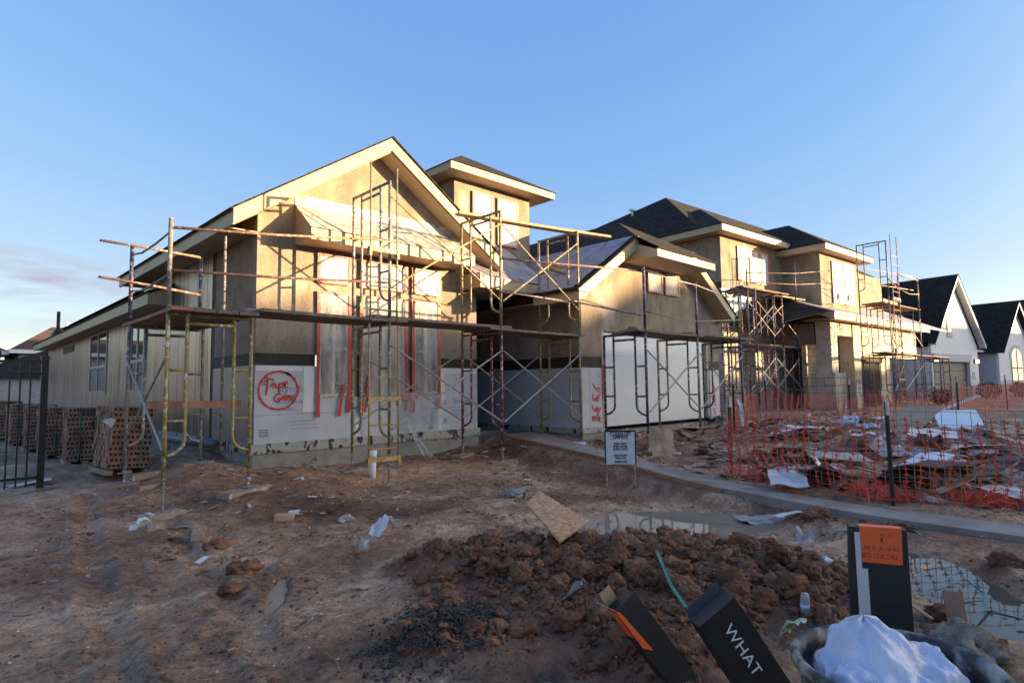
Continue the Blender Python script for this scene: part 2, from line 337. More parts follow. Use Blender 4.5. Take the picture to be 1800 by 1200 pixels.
olive = paint('olive yellow scaffold paint', (.27, .22, .09)); brace_m = pm('galvanised brace tube', (.30, .28, .26), (.42, .39, .36), 9, .45, metal=.4, spot=(.22, .13, .08), spot_scale=14)
ladder_m = paint('orange yellow ladder paint', (.46, .26, .07), (.40, .34, .28)); pink_steel = paint('pinkish ladder paint', (.30, .15, .13))
black_metal = pm('black powder coat', (.005, .005, .006), (.008, .008, .009), 6, .35)
black_card = pm('black printed cardboard', (.010, .0095, .0095), (.018, .0165, .016), 6, .55, bump=.1, bscale=30, spot=(.055, .042, .034), spot_scale=9, spot_at=.62, spot_w=.12)
kraft = pm('kraft cardboard', (.36, .24, .14), (.46, .32, .19), 4, .85, bump=.1, bscale=30)
orange_lbl = pm('orange paper label', (.82, .10, .018), (.88, .13, .022), 6, .5, bump=.03)
paper = pm('white paper', (.50, .49, .49), (.60, .59, .59), 5, .6, bump=.1, bscale=8, spot=(.44, .40, .36), spot_scale=4, spot_at=.64)
paper_dirty = pm('muddy paper', (.27, .24, .22), (.40, .37, .35), 5, .7, bump=.4, bscale=9, spot=(.25, .18, .13), spot_scale=5, spot_at=.55)
ink = pm('black ink', (.012, .012, .014), (.02, .02, .022), 6, .6)
blue_ink = pm('blue print', (.13, .15, .36), (.17, .19, .42), 6, .5)
white_ink = pm('white print', (.72, .72, .72), (.78, .78, .78), 6, .5)
spray = pm('red spray paint', (.52, .02, .03), (.62, .035, .045), 20, .5)
net_m = pm('orange safety netting', (.60, .06, .035), (.74, .10, .06), 8, .5)
net_pale = pm('faded pink netting', (.62, .22, .18), (.72, .34, .28), 8, .5)
wire_m = pm('rusty mesh wire', (.20, .16, .13), (.30, .25, .21), 12, .6, metal=.4)
post_m = pm('dark green steel post', (.018, .02, .018), (.03, .032, .03), 8, .6)
green_strap = pm('green strapping band', (.015, .16, .085), (.025, .22, .12), 9, .35)
brick_c = pm('red clay brick', (.20, .105, .065), (.44, .26, .17), 5, .9, bump=.3, bscale=40, spot=(.18, .07, .045), spot_scale=9)
brick_hole = pm('brick core hole', (.03, .014, .01), (.045, .02, .014), 8, .95)
lime_stone = blocks('cut limestone', (.40, .345, .27), (.56, .49, .39), (.24, .20, .15), .62, .31, .014)
lime_plain = pm('cut limestone edge', (.46, .39, .29), (.60, .52, .41), 2, .85, bump=.3, bscale=20, spot=(.36, .26, .16), spot_scale=3)
river_stone = blocks('mixed stone veneer', (.24, .24, .26), (.44, .42, .40), (.42, .41, .40), .30, .17, .02)
white_brick = pm('white painted brick', (.66, .66, .67), (.72, .72, .73), 3, .7, bump=.1, bscale=20)
grey_board = pm('pale grey siding', (.42, .43, .45), (.48, .49, .51), 2, .7)
brown_roof = pm('brown shingle', (.085, .055, .038), (.125, .082, .058), 12, .9, bump=.3, spec=.2)
pvc = pm('white pvc', (.70, .70, .68), (.76, .76, .74), 4, .35)

# ------------------------------------------------------------------ ground
CTRL = [(2.05, 8.2, .06), (3.05, 8.3, .24), (2.04, 10.2, .18), (3.02, 10.2, .40), (5.1, 8, .04), (5.15, 9.15, .19), (7.5, 9.15, .2), (7.5, 8, .15), (9.75, 9.05, .47), (9.75, 8, .38),
        (9.95, 7.54, .37), (9.95, 6.5, .22), (12, 7.45, .46), (11.95, 6.5, .33), (14.05, 7.5, .46), (14.05, 6.5, .36), (0, 0, .02), (2, 2, .02), (1, 4, 0), (4, 4.6, .02), (5, 6, .05), (2, 6, .0), (0, 8, .0), (0, 12, .03), (1.2, 12, .04), (2.2, 11.5, .1), (2.4, 14, .14),
        (2, 16, .12), (3, 25, .2), (8.6, 4.1, .14), (8.2, 2, .11), (7.6, .8, .08), (9.4, 9.6, .46), (9, 7, .31), (15, 7.6, .42), (16, 6, .38), (20, 8, .45), (26, 8, .47), (12, 3, .22), (16, 3, .32), (40, 5, .5), (60, 0, .5), (6.4, 1, .03), (3.9, 9.7, .27), (8.4, 9.7, .28), (3.4, 12, .45), (5.2, 3, .02), (6.2, 4.4, .03), (-6, 6, 0), (-10, 30, .1), (4, -4, .02), (20, -6, .2), (0, 60, .2), (40, 40, .5)]
_CX = np.array([c[0] for c in CTRL]); _CY = np.array([c[1] for c in CTRL]); _CZ = np.array([c[2] for c in CTRL])
def base_z(x, y):
    x = np.asarray(x, float); y = np.asarray(y, float)
    d2 = (x[..., None]-_CX)**2 + (y[..., None]-_CY)**2 + .12
    w = d2**-2.0
    return (w*_CZ).sum(-1)/w.sum(-1)
MOUND = [(2.95, 4.35, .35, .07), (3.1, 4.05, .4, .09), (2.6, 3.55, .35, .06), (2.35, 2.65, .35, .06), (2.75, 1.7, .35, .08), (11.2, 3.6, 1.0, .14), (13, 4.6, 1.3, .2), (15.5, 5.2, 1.5, .25), (12.5, 2.6, .8, .15), (17.5, 4.5, 1.2, .25), (3.25, 3.75, .42, .11), (3.75, 3.45, .5, .15), (4.25, 3.05, .5, .155), (4.55, 2.55, .5, .17), (4.55, 2.0, .5, .22), (3.7, 2.65, .6, .14), (3.1, 3.0, .5, .09), (3.4, 1.95, .5, .14), (4.3, 1.5, .45, .15), (5.0, 1.65, .32, .12),
         (2.8, 2.2, .45, .07), (2.3, 3.15, .24, .11), (2.05, 2.95, .2, .08), (6.9, 2.45, .28, .14), (7.05, 1.75, .3, .13), (7.15, 3.1, .3, .09), (6.15, .85, .25, .1)]
# water: centre, long axis direction, half axes
POOLS = [((6.1, 3.65), (.72, -.69), 1.25, .72), ((6.25, 2.35), (.72, -.69), .35, .2), ((5.62, .98), (.87, .49), 1.05, .36), ((2.25, 2.15), (.9, .4), .22, .1), ((1.95, 4.6), (.5, .86), .42, .06)]
RUTS = [(.6, 2.2, 1.5, 9.5, .09, .03), (1.3, 2.0, 2.2, 9.0, .09, .03), (2.4, 5.2, 6.6, 4.7, .08, .025), (2.2, 5.9, 6.2, 5.5, .08, .025), (1.0, 4.0, 3.4, 6.8, .07, .02), (.4, 5.0, 2.6, 4.6, .06, .02)]
WALK_Y = [-3, .7, 1.8, 2.5, 3.7, 4.4, 6.2, 9.3, 9.6]; WALK_N = [7.3, 7.2, 7.15, 7.2, 7.34, 7.42, 7.95, 8.92, 8.95]; WALK_F = [7.9, 7.78, 7.68, 7.72, 7.9, 8.03, 8.42, 9.88, 10.0]; WALK_Z = [.08, .10, .12, .14, .19, .25, .38, .48, .49]
def pool_k(x, y):
    k = np.zeros_like(x)
    for (cx, cy), (ax, ay), a, b in POOLS:
        n = math.hypot(ax, ay); ax, ay = ax/n, ay/n
        u = ((x-cx)*ax+(y-cy)*ay)/a; v = (-(x-cx)*ay+(y-cy)*ax)/b
        k = np.maximum(k, np.clip(1.55-(u*u+v*v), 0, 1))
    return k
def mound_k(x, y):
    m = np.zeros_like(x)
    for cx, cy, r, h in MOUND: m = np.maximum(m, 0)+h*np.exp(-((x-cx)**2+(y-cy)**2)/(r*r)*.9)*.72
    return m
def ground_arr(x, y):
    x = np.asarray(x, float); y = np.asarray(y, float)
    z = base_z(x, y); m = mound_k(x, y); p = pool_k(x, y)
    n1 = np.array([fbm(a, b, .9, 4, 3.1) for a, b in zip(x.ravel(), y.ravel())]).reshape(x.shape)
    n2 = np.array([fbm(a, b, 5.5, 4, 8.7) for a, b in zip(x.ravel(), y.ravel())]).reshape(x.shape)
    n3 = np.array([mnoise.noise((a*2.1, b*2.1, 4.4)) for a, b in zip(x.ravel(), y.ravel())]).reshape(x.shape)
    rough = .022 + .075*np.clip(n3-.02, 0, 1)
    n4 = np.array([fbm(a, b, 13.0, 3, 2.2) for a, b in zip(x.ravel(), y.ravel())]).reshape(x.shape)
    z = z + n1*.085 + n2*rough + n4*(.02+.045*np.clip(n3+.1, 0, 1))
    z = z + m*(1+n1*.6) + np.clip(m*6, 0, 1)*(np.abs(n2)*.13+np.abs(n4)*.09)
    # wheel ruts and boot scuffs
    for (ax, ay, bx, by, w_, dpt) in RUTS:
        L2 = math.hypot(bx-ax, by-ay); ux, uy = (bx-ax)/L2, (by-ay)/L2; t = np.clip(((x-ax)*ux+(y-ay)*uy), 0, L2)
        d = np.hypot(x-(ax+ux*t), y-(ay+uy*t)) + .07*n3 + .05*n1
        z = z - dpt*np.exp(-(d/w_)**2)*(.7+.6*np.sin(t*42)*.35) + dpt*.7*np.exp(-((np.abs(d)-w_*1.7)/(w_*.6))**2)
    zp = np.interp(y, WALK_Y, WALK_Z); xn = np.interp(y, WALK_Y, WALK_N); xf = np.interp(y, WALK_Y, WALK_F)
    kk = np.clip(1-np.maximum(np.maximum(xn-x, x-xf), 0)/.55, 0, 1)*(y < 9.7)*(y > -3.2); kk = kk*kk*(3-2*kk)
    z = z*(1-kk)+kk*(zp-.025+.25*(n2*rough+n4*.02))
    # keep the slab footprint and the walk clear
    far = np.clip((np.hypot(x-5, y-5)-40)/60, 0, 1)
    z = z*(1-far) + far*.3
    z = z*(1-p) + p*(np.minimum(z, -.05)+.03*n2)
    return z
def ground(x, y): return float(ground_arr(np.array([x]), np.array([y]))[0])
def on_ground(px, py, guess=.1):
    """ground point seen at a photo pixel"""
    z = guess
    for _ in range(6):
        p = at(px, py, 2, z); z = .5*z+.5*ground(p.x, p.y)
    p = at(px, py, 2, z); return Vector((p.x, p.y, ground(p.x, p.y)))

def mud_mat():
    m = bpy.data.materials.new('churned red mud'); m.use_nodes = True; nt = m.node_tree; L = nt.links.new; b = nt.nodes['Principled BSDF']
    tc = nt.nodes.new('ShaderNodeTexCoord')
    def nz(sc, det=8, ro=.6, dist=0):
        n = nt.nodes.new('ShaderNodeTexNoise'); n.inputs['Scale'].default_value = sc; n.inputs['Detail'].default_value = det; n.inputs['Roughness'].default_value = ro; n.inputs['Distortion'].default_value = dist
        L(tc.outputs['Object'], n.inputs['Vector']); return n.outputs['Fac']
    def ramp(fac, *st):
        r = nt.nodes.new('ShaderNodeValToRGB'); e = r.color_ramp.elements
        while len(e) < len(st): e.new(.5)
        for i, (p, c) in enumerate(st): e[i].position = p; e[i].color = (*c, 1)
        L(fac, r.inputs[0]); return r.outputs['Color']
    def mix(f, a, c, mode='MIX'):
        x = nt.nodes.new('ShaderNodeMixRGB'); x.blend_type = mode
        if isinstance(f, float): x.inputs['Fac'].default_value = f
        else: L(f, x.inputs['Fac'])
        for i, s in (('Color1', a), ('Color2', c)):
            if isinstance(s, tuple): x.inputs[i].default_value = (*s, 1)
            else: L(s, x.inputs[i])
        return x.outputs['Color']
    c = ramp(nz(1.1, 9, .66, .6), (.28, (.34, .175, .092)), (.5, (.62, .375, .215)), (.72, (.76, .54, .37)))
    c = mix(ramp(nz(.45, 5), (.48, (0, 0, 0)), (.62, (1, 1, 1))), c, (.32, .145, .075))
    c = mix(ramp(nz(9, 8, .7), (.5, (0, 0, 0)), (.64, (.75, .75, .75))), c, (.15, .09, .06))
    c = mix(ramp(nz(2.3, 8, .7, 1), (.58, (0, 0, 0)), (.72, (.55, .55, .55))), c, (.60, .47, .36))
    vo = nt.nodes.new('ShaderNodeTexVoronoi'); vo.inputs['Scale'].default_value = 16; L(tc.outputs['Object'], vo.inputs['Vector'])
    sp = ramp(vo.outputs['Distance'], (.055, (1, 1, 1)), (.085, (0, 0, 0)))
    pick = nt.nodes.new('ShaderNodeSeparateXYZ'); L(vo.outputs['Color'], pick.inputs[0])
    pk = ramp(pick.outputs['X'], (.80, (0, 0, 0)), (.82, (1, 1, 1)))
    c = mix(mix(1.0, sp, pk, 'MULTIPLY'), c, (.62, .56, .50))
    c = mix(1.0, c, ramp(nz(24, 8, .78), (.32, (.42, .42, .42)), (.5, (.95, .95, .95)), (.68, (1.35, 1.33, 1.3))), 'MULTIPLY')
    c = mix(1.0, c, ramp(nz(5, 9, .75, .8), (.34, (.55, .53, .52)), (.52, (1, 1, 1)), (.7, (1.2, 1.2, 1.2))), 'MULTIPLY')
    v2 = nt.nodes.new('ShaderNodeTexVoronoi'); v2.inputs['Scale'].default_value = 34; L(tc.outputs['Object'], v2.inputs['Vector'])
    pk2 = nt.nodes.new('ShaderNodeSeparateXYZ'); L(v2.outputs['Color'], pk2.inputs[0])
    cr = mix(1.0, ramp(v2.outputs['Distance'], (.22, (1, 1, 1)), (.34, (0, 0, 0))), ramp(pk2.outputs['Y'], (.62, (0, 0, 0)), (.70, (.9, .9, .9))), 'MULTIPLY')
    c = mix(cr, c, (.085, .052, .036))
    c = mix(1.0, c, ramp(nz(.55, 6, .6, .7), (.38, (.48, .44, .42)), (.58, (1.08, 1.06, 1.05))), 'MULTIPLY')
    at_ = nt.nodes.new('ShaderNodeAttribute'); at_.attribute_name = 'torn_soil'
    jit = nt.nodes.new('ShaderNodeMath'); jit.operation = 'MULTIPLY_ADD'; L(nz(3.5, 6, .7), jit.inputs[0]); jit.inputs[1].default_value = .9; jit.inputs[2].default_value = -.45
    ad2 = nt.nodes.new('ShaderNodeMath'); L(at_.outputs['Fac'], ad2.inputs[0]); L(jit.outputs[0], ad2.inputs[1])
    dark = ramp(nz(6, 8, .7), (.35, (.10, .046, .026)), (.65, (.28, .13, .07)))
    c = mix(ramp(ad2.outputs[0], (.35, (0, 0, 0)), (.65, (1, 1, 1))), c, dark)
    L(c, b.inputs['Base Color'])
    rr = ramp(nz(.8, 6), (.40, (.34, .34, .34)), (.60, (.85, .85, .85))); L(rr, b.inputs['Roughness'])
    b.inputs['Specular IOR Level'].default_value = .4
    add = nt.nodes.new('ShaderNodeMath'); add.operation = 'ADD'; L(nz(14, 10, .72), add.inputs[0])
    mu = nt.nodes.new('ShaderNodeMath'); mu.operation = 'MULTIPLY'; L(nz(70, 6, .7), mu.inputs[0]); mu.inputs[1].default_value = .35; L(mu.outputs[0], add.inputs[1])
    bp = nt.nodes.new('ShaderNodeBump'); bp.inputs['Strength'].default_value = 1.0; bp.inputs['Distance'].default_value = .05; L(add.outputs[0], bp.inputs['Height']); L(bp.outputs[0], b.inputs['Normal'])
    return m
mud = mud_mat()
def axis(lo, hi, step, far):
    a = list(np.arange(lo, hi, step)); s = step; v = lo; pre = []
    while v > -far: s *= 1.25; v -= s; pre.append(v)
    s = step; v = a[-1]
    while v < far: s *= 1.25; v += s; a.append(v)
    return np.array(pre[::-1]+a)
GX, GY = axis(.6, 9.2, .042, 3000), axis(-.4, 9.6, .042, 3000)
_X, _Y = np.meshgrid(GX, GY); _Z = ground_arr(_X, _Y)
nx, ny = len(GX), len(GY)
me = bpy.data.meshes.new('ground'); idx = np.arange(nx*ny).reshape(ny, nx)
quads = np.stack([idx[:-1, :-1], idx[:-1, 1:], idx[1:, 1:], idx[1:, :-1]], -1).reshape(-1, 4)
me.vertices.add(nx*ny); me.vertices.foreach_set('co', np.stack([_X, _Y, _Z], -1).ravel().astype(np.float32))
me.loops.add(quads.size); me.loops.foreach_set('vertex_index', quads.ravel().astype(np.int32))
me.polygons.add(len(quads)); me.polygons.foreach_set('loop_start', np.arange(0, quads.size, 4, dtype=np.int32)); me.polygons.foreach_set('loop_total', np.full(len(quads), 4, np.int32))
me.update(calc_edges=True); me.polygons.foreach_set('use_smooth', [True]*len(quads)); me.materials.append(mud)
at_ = me.attributes.new('torn_soil', 'FLOAT', 'POINT'); at_.data.foreach_set('value', (np.clip(mound_k(_X, _Y)*9, 0, 1)*np.where(_X > 8.5, .45, 1)).ravel().astype(np.float32))
go = bpy.data.objects.new('ground', me); COL.objects.link(go); go['kind'] = 'structure'

# standing water
def water_mat(name, c, r=.02, sp=.34):
    m = bpy.data.materials.new(name); m.use_nodes = True; nt = m.node_tree; b = nt.nodes['Principled BSDF']
    b.inputs['Base Color'].default_value = (*c, 1); b.inputs['Roughness'].default_value = r; b.inputs['IOR'].default_value = 1.33; b.inputs['Specular IOR Level'].default_value = sp
    tc = nt.nodes.new('ShaderNodeTexCoord'); n = nt.nodes.new('ShaderNodeTexNoise'); n.inputs['Scale'].default_value = 5; nt.links.new(tc.outputs['Object'], n.inputs['Vector'])
    bp = nt.nodes.new('ShaderNodeBump'); bp.inputs['Strength'].default_value = .03; bp.inputs['Distance'].default_value = .02; nt.links.new(n.outputs['Fac'], bp.inputs['Height']); nt.links.new(bp.outputs[0], b.inputs['Normal'])
    return m
water = water_mat('muddy puddle water', (.10, .085, .06)); water_b = water_mat('brown puddle water', (.24, .20, .15), .02, .5); water_tan = water_mat('tan silty water', (.34, .25, .17), .3)
for i, ((cx, cy), (ax, ay), a, b) in enumerate(POOLS):
    w = MB(); n = math.hypot(ax, ay); ax, ay = ax/n, ay/n
    w.poly([(cx+ax*a*1.15*math.cos(t)-ay*b*1.15*math.sin(t), cy+ay*a*1.15*math.cos(t)+ax*b*1.15*math.sin(t), -.018) for t in np.linspace(0, 2*math.pi, 33)[:-1]])
    o = w.build('puddle', water_b if i < 2 else water if i < 3 else water_tan); o['kind'] = 'structure'

# clods: lumps of clay torn up on the mound and along the walk
def lump(seed, sub):
    bm = bmesh.new(); bmesh.ops.create_icosphere(bm, subdivisions=sub, radius=1)
    for v in bm.verts:
        p = v.co.copy(); k = .75+.5*mnoise.noise(p*1.2+Vector((seed*3.1, 0, 0)))+.45*abs(mnoise.noise(p*2.1+Vector((0, seed*2.3, 0))))+.22*mnoise.noise(p*4.3+Vector((seed, 0, 0)))+(.26*abs(mnoise.noise(p*6.5+Vector((0, 0, seed)))) if sub > 2 else 0)+(.13*abs(mnoise.noise(p*14+Vector((seed, 0, 2)))) if sub > 3 else 0)
        v.co = p*k
    vs = np.array([v.co[:] for v in bm.verts]); fs = np.array([[v.index for v in f.verts] for f in bm.faces]); bm.free(); return vs, fs
LUMP_S = [lump(i+1, 2) for i in range(10)]; LUMP_L = [lump(i+31, 3) for i in range(8)]; LUMP_X = [lump(i+71, 4) for i in range(6)]
def scatter(items, name, mat, smooth=True):
    V, F_, k = [], [], 0
    for (x, y, z, s, lib) in items:
        vs, fs = lib[RNG.integers(len(lib))]
        a, b_, c_ = RNG.uniform(0, 6.28, 3)
        Rm = np.array(Matrix.Rotation(a, 3, 'Z') @ Matrix.Rotation(b_, 3, 'X') @ Matrix.Rotation(c_, 3, 'Y'))
        V.append((vs*np.array([1, RNG.uniform(.65, 1), RNG.uniform(.5, .9)])) @ Rm.T*s*np.array([1, 1, .8])+np.array([x, y, z])); F_.append(fs+k); k += len(vs)
    V = np.concatenate(V); F_ = np.concatenate(F_)
    me = bpy.data.meshes.new(name); me.vertices.add(len(V)); me.vertices.foreach_set('co', V.ravel().astype(np.float32))
    me.loops.add(F_.size); me.loops.foreach_set('vertex_index', F_.ravel().astype(np.int32)); me.polygons.add(len(F_))
    me.polygons.foreach_set('loop_start', np.arange(0, F_.size, 3, dtype=np.int32)); me.polygons.foreach_set('loop_total', np.full(len(F_), 3, np.int32))
    me.update(calc_edges=True); me.polygons.foreach_set('use_smooth', [smooth]*len(F_)); me.materials.append(mat)
    o = bpy.data.objects.new(name, me); COL.objects.link(o); o['kind'] = 'stuff'; return o
clay = pm('torn clay clod', (.10, .044, .024), (.32, .145, .075), 3, .9, bump=1.0, bscale=20, spot=(.25, .175, .125), fine=.4, fscale=45, spot_scale=5, spot_at=.62, spot_w=.12, spec=.3)
xs = RNG.uniform(1.5, 7.6, 60000); ys = RNG.uniform(.2, 5, 60000)
mk = mound_k(xs, ys); pk = pool_k(xs, ys)
keep = (RNG.uniform(0, 1, 60000) < np.clip((mk-.05)*5.5, 0, .85)) & (pk < .3) & (np.hypot(xs, ys) > 1.5)
xs, ys = xs[keep][:6500], ys[keep][:6500]; zs = ground_arr(xs, ys)
items = []
for i, (x, y, z) in enumerate(zip(xs, ys, zs)):
    s = .010+.034*RNG.random()**2.4
    if RNG.random() < .045: s = .05+.075*RNG.random()**1.5
    items.append((x, y, z+s*.05, s, LUMP_X if s > .055 else LUMP_L if s > .028 else LUMP_S))
tag(scatter(items, 'mud_clods', clay), 'torn red brown clay clods heaped on the muddy mound in the foreground', 'mud clods')
xs = RNG.uniform(.3, 9, 9000); ys = RNG.uniform(.5, 10, 9000); n = np.array([mnoise.noise((a*1.3, b*1.3, 9.1)) for a, b in zip(xs, ys)])
k = (n > .08) & (np.hypot(xs, ys) > 2) & ~((xs > 7.0) & (xs < 8.2) & (ys < 5)); xs, ys = xs[k][:3000], ys[k][:3000]; zs = ground_arr(xs, ys)
tag(scatter([(x, y, z, .005+.026*RNG.random()**3, LUMP_S) for x, y, z in zip(xs, ys, zs)], 'loose_clods', clay), 'small loose clods of red mud strewn over the bare yard', 'mud clods')
xs = RNG.uniform(.3, 9, 900); ys = RNG.uniform(1, 9.5, 900); k = np.hypot(xs, ys) > 2.2; xs, ys = xs[k], ys[k]; zs = ground_arr(xs, ys)
gravel_m = pm('gravelly soil', (.22, .17, .13), (.40, .33, .27), 9, .95, bump=1.0, bscale=60, spot=(.20, .12, .08), spot_scale=4, spot_at=.55, fine=.4, fscale=60)
chip = pm('pale chip', (.42, .39, .35), (.58, .55, .50), 30, .8)
tag(scatter([(x, y, z+.002, .004+.010*RNG.random()**2, LUMP_S) for x, y, z in zip(xs, ys, zs)], 'pale_chips', chip, False), 'tiny pale chips of stone, foam and wood flecked over the mud', 'chips')

_p = on_ground(795, 1085, .08); _g = on_ground(740, 1120, .08); items = []
for i in range(3600):
    cx, cy = (_p.x, _p.y) if i % 3 else (_g.x, _g.y); x, y = cx+RNG.normal(0, .17), cy+RNG.normal(0, .17); items.append((x, y, ground(x, y)+.004+.05*math.exp(-((x-cx)**2+(y-cy)**2)/.03), .004+.011*RNG.random()**2.5, LUMP_S))
tag(scatter(items, 'black_grit', pm('black sandy grit', (.030, .021, .015), (.080, .060, .046), 20, .9, fine=.4)), 'patch of blackish gritty sand dumped at the left front of the mud mound', 'grit')
# ------------------------------------------------------------------ the house under construction
YF, XL, XR = 9.89, 3.78, 8.55          # front room wall
YG, GL, GR = 8.36, 10.28, 16.7         # garage wall
SLAB = .67
H1 = Thing('unfinished_house', 'half built house with bare grey cement walls, front gable, small tower and double garage', 'house', (XL, YF, SLAB))
# slab
b = MB(); b.box(XL-.02, XR+.02, YF-.02, 34, -.3, SLAB-.16); b.box(XR+.02, GL, 10.6, 34, -.3, SLAB-.16); b.box(GL-.02, GR+.02, YG-.02, 33.9, -.3, .50)
b.build('foundation', concrete, H1)
b = MB(); b.box(XL-.05, XR+.05, YF-.05, 33.9, SLAB-.16, SLAB); b.box(GL-.05, 11.0, YG-.05, 11.9, .5, .62); b.box(15.95, GR+.04, YG-.05, 11.9, .5, .62)
b.build('slab_edge', tar, H1)
# front room wall: polygon with the gable, window openings left as inset windows standing proud
b = MB().mat(stucco)
RZ, RX, RH = 4.36, 3.24, 6.29                  # eave height and x at fascia, ridge
gz = lambda x: RH-.12-.675*abs(x-6.1)
b.prism([(XL, YF, 2.15), (XR, YF, 2.15), (XR, YF, gz(XR)-.12), (6.1, YF, RH-.26), (XL, YF, gz(XL)-.12)], (0, .16, 0))
b.box(5.47, 5.64, YF, YF+.1, 1.38, 2.149); b.box(6.71, 6.81, YF, YF+.1, 1.38, 2.149)
b.build('front_wall', stucco, H1)
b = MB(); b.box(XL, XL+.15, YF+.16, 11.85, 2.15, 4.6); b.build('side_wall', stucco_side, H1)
MB().box(XL+.012, 4.82, YF+.012, YF+.15, 1.95, 2.15).build('felt_strip', felt_band, H1); MB().box(7.51, XR-.012, YF+.012, YF+.15, 1.95, 2.15).build('felt_strip', felt_band, H1); MB().box(XL+.012, XL+.15, YF+.16, 11.85, 1.95, 2.15).build('felt_strip', felt_band, H1); MB().box(XL+.01, XL+.1, 11.85, 12.05, .7, 4.2).build('felt_strip', felt_band, H1)
# sheathing boards with printed words
for x0, x1, z0, z1 in [(XL, 5.66, SLAB-.01, 1.128), (5.665, 7.52, SLAB-.01, 1.128), (7.525, XR, SLAB-.01, 1.128), (XL, 4.80, 1.133, 1.95), (4.805, 7.515, 1.133, 1.40), (7.52, XR, 1.133, 1.95)]:
    MB().box(x0, x1, YF-.012, YF+.02, z0, z1).build('foam_board', foam, H1)
MB().box(XL-.012, XL+.02, YF+.0205, 11.85, SLAB-.01, 1.128).build('foam_board', foam_reflect, H1); MB().box(XL-.012, XL+.02, YF+.0205, 11.85, 1.133, 1.95).build('foam_board', foam_reflect, H1)
w = MB(); y = YF-.016; X_, Z_ = (1, 0, 0), (0, 0, 1)
text_mesh('Styrofoam', .17, (4.14, y, 1.50), X_, Z_, w); text_mesh('Residential Sheathing', .082, (4.14, y, 1.31), X_, Z_, w); text_mesh('Insulation', .082, (4.14, y, 1.20), X_, Z_, w)
text_mesh('Styrofoam', .17, (7.86, y, 1.21), X_, Z_, w, .8); text_mesh('Residential Sheathing', .06, (7.86, y, 1.05), X_, Z_, w, .8); text_mesh('Insulation', .06, (7.86, y, .97), X_, Z_, w, .8)
for xx in (5.75, 7.34): text_mesh('Styrofoam', .14, (xx, y, .70), Z_, (-1, 0, 0), w, .62)
for (xx, zz, sx, sz) in ((3.86, .78, .15, .13), (3.9, 1.62, .1, .11), (7.62, .82, .1, .1), (7.62, 1.2, .08, .08)):
    for k in range(5): w.box(xx, xx+sx, y-.0005, y+.001, zz+k*sz/5, zz+(k+.55)*sz/5)
for k in range(3): text_mesh('this side out  fasten per local code', .035, (4.35+.02*k, y, 1.0-.06*k), X_, Z_, w)
w.build('printed_words', blue_ink, H1)
# white taped seams
MB().box(4.60, 4.84, YF-.019, YF-.0125, 1.16, 1.945).build('seam_tape', vinyl, H1); MB().box(XL+.01, 4.59, YF-.017, YF-.0125, 1.86, 1.945).build('seam_tape', vinyl, H1); MB().box(7.55, XR-.02, YF-.017, YF-.0125, 1.84, 1.945).build('seam_tape', vinyl, H1); MB().box(7.53, 7.64, YF-.019, YF-.0125, 1.25, 1.84).build('seam_tape', vinyl, H1); MB().box(5.62, 5.7, YF-.015, YF-.0125, .68, 1.12).build('seam_tape', vinyl, H1); MB().box(7.5, 7.57, YF-.015, YF-.0125, .7, 1.12).build('seam_tape', vinyl, H1)
# spray painted words
g = MB(); cx, cz = 4.17, 1.535
circ = [(.33*math.cos(t), .315*math.sin(t)) for t in np.linspace(.9, .9+2*math.pi*1.06, 44)]
strokes(g, [circ], (cx, YF-.022, cz), X_, Z_, .034, (0, -1, 0))
tape = [[(-.27, .10), (-.25, .17), (-.18, .19), (-.06, .15)], [(-.17, .17), (-.17, .02), (-.19, -.10)], [(-.06, .11), (-.11, .06), (-.08, .02), (-.03, .10), (-.02, .02), (.0, .03)], [(.03, .11), (.03, -.04), (.035, -.07)], [(.03, .08), (.08, .11), (.09, .05), (.04, .03)], [(.11, .07), (.17, .10), (.15, .14), (.11, .10), (.13, .03), (.19, .04)],
        [(.06, -.08), (-.02, -.09), (-.06, -.17), (.0, -.21), (.06, -.17)], [(.12, -.10), (.07, -.15), (.11, -.19), (.14, -.10), (.145, -.19)], [(.17, -.19), (.175, -.10), (.20, -.12), (.215, -.19), (.23, -.11), (.25, -.18)], [(.30, -.10), (.26, -.12), (.30, -.16), (.26, -.20)], [(.0, -.16), (.22, -.14), (.20, -.10)]]
strokes(g, tape, (cx-.02, YF-.0222, cz+.02), X_, Z_, .030, (0, -1, 0))
g.build('spray_paint_writing', spray, H1)

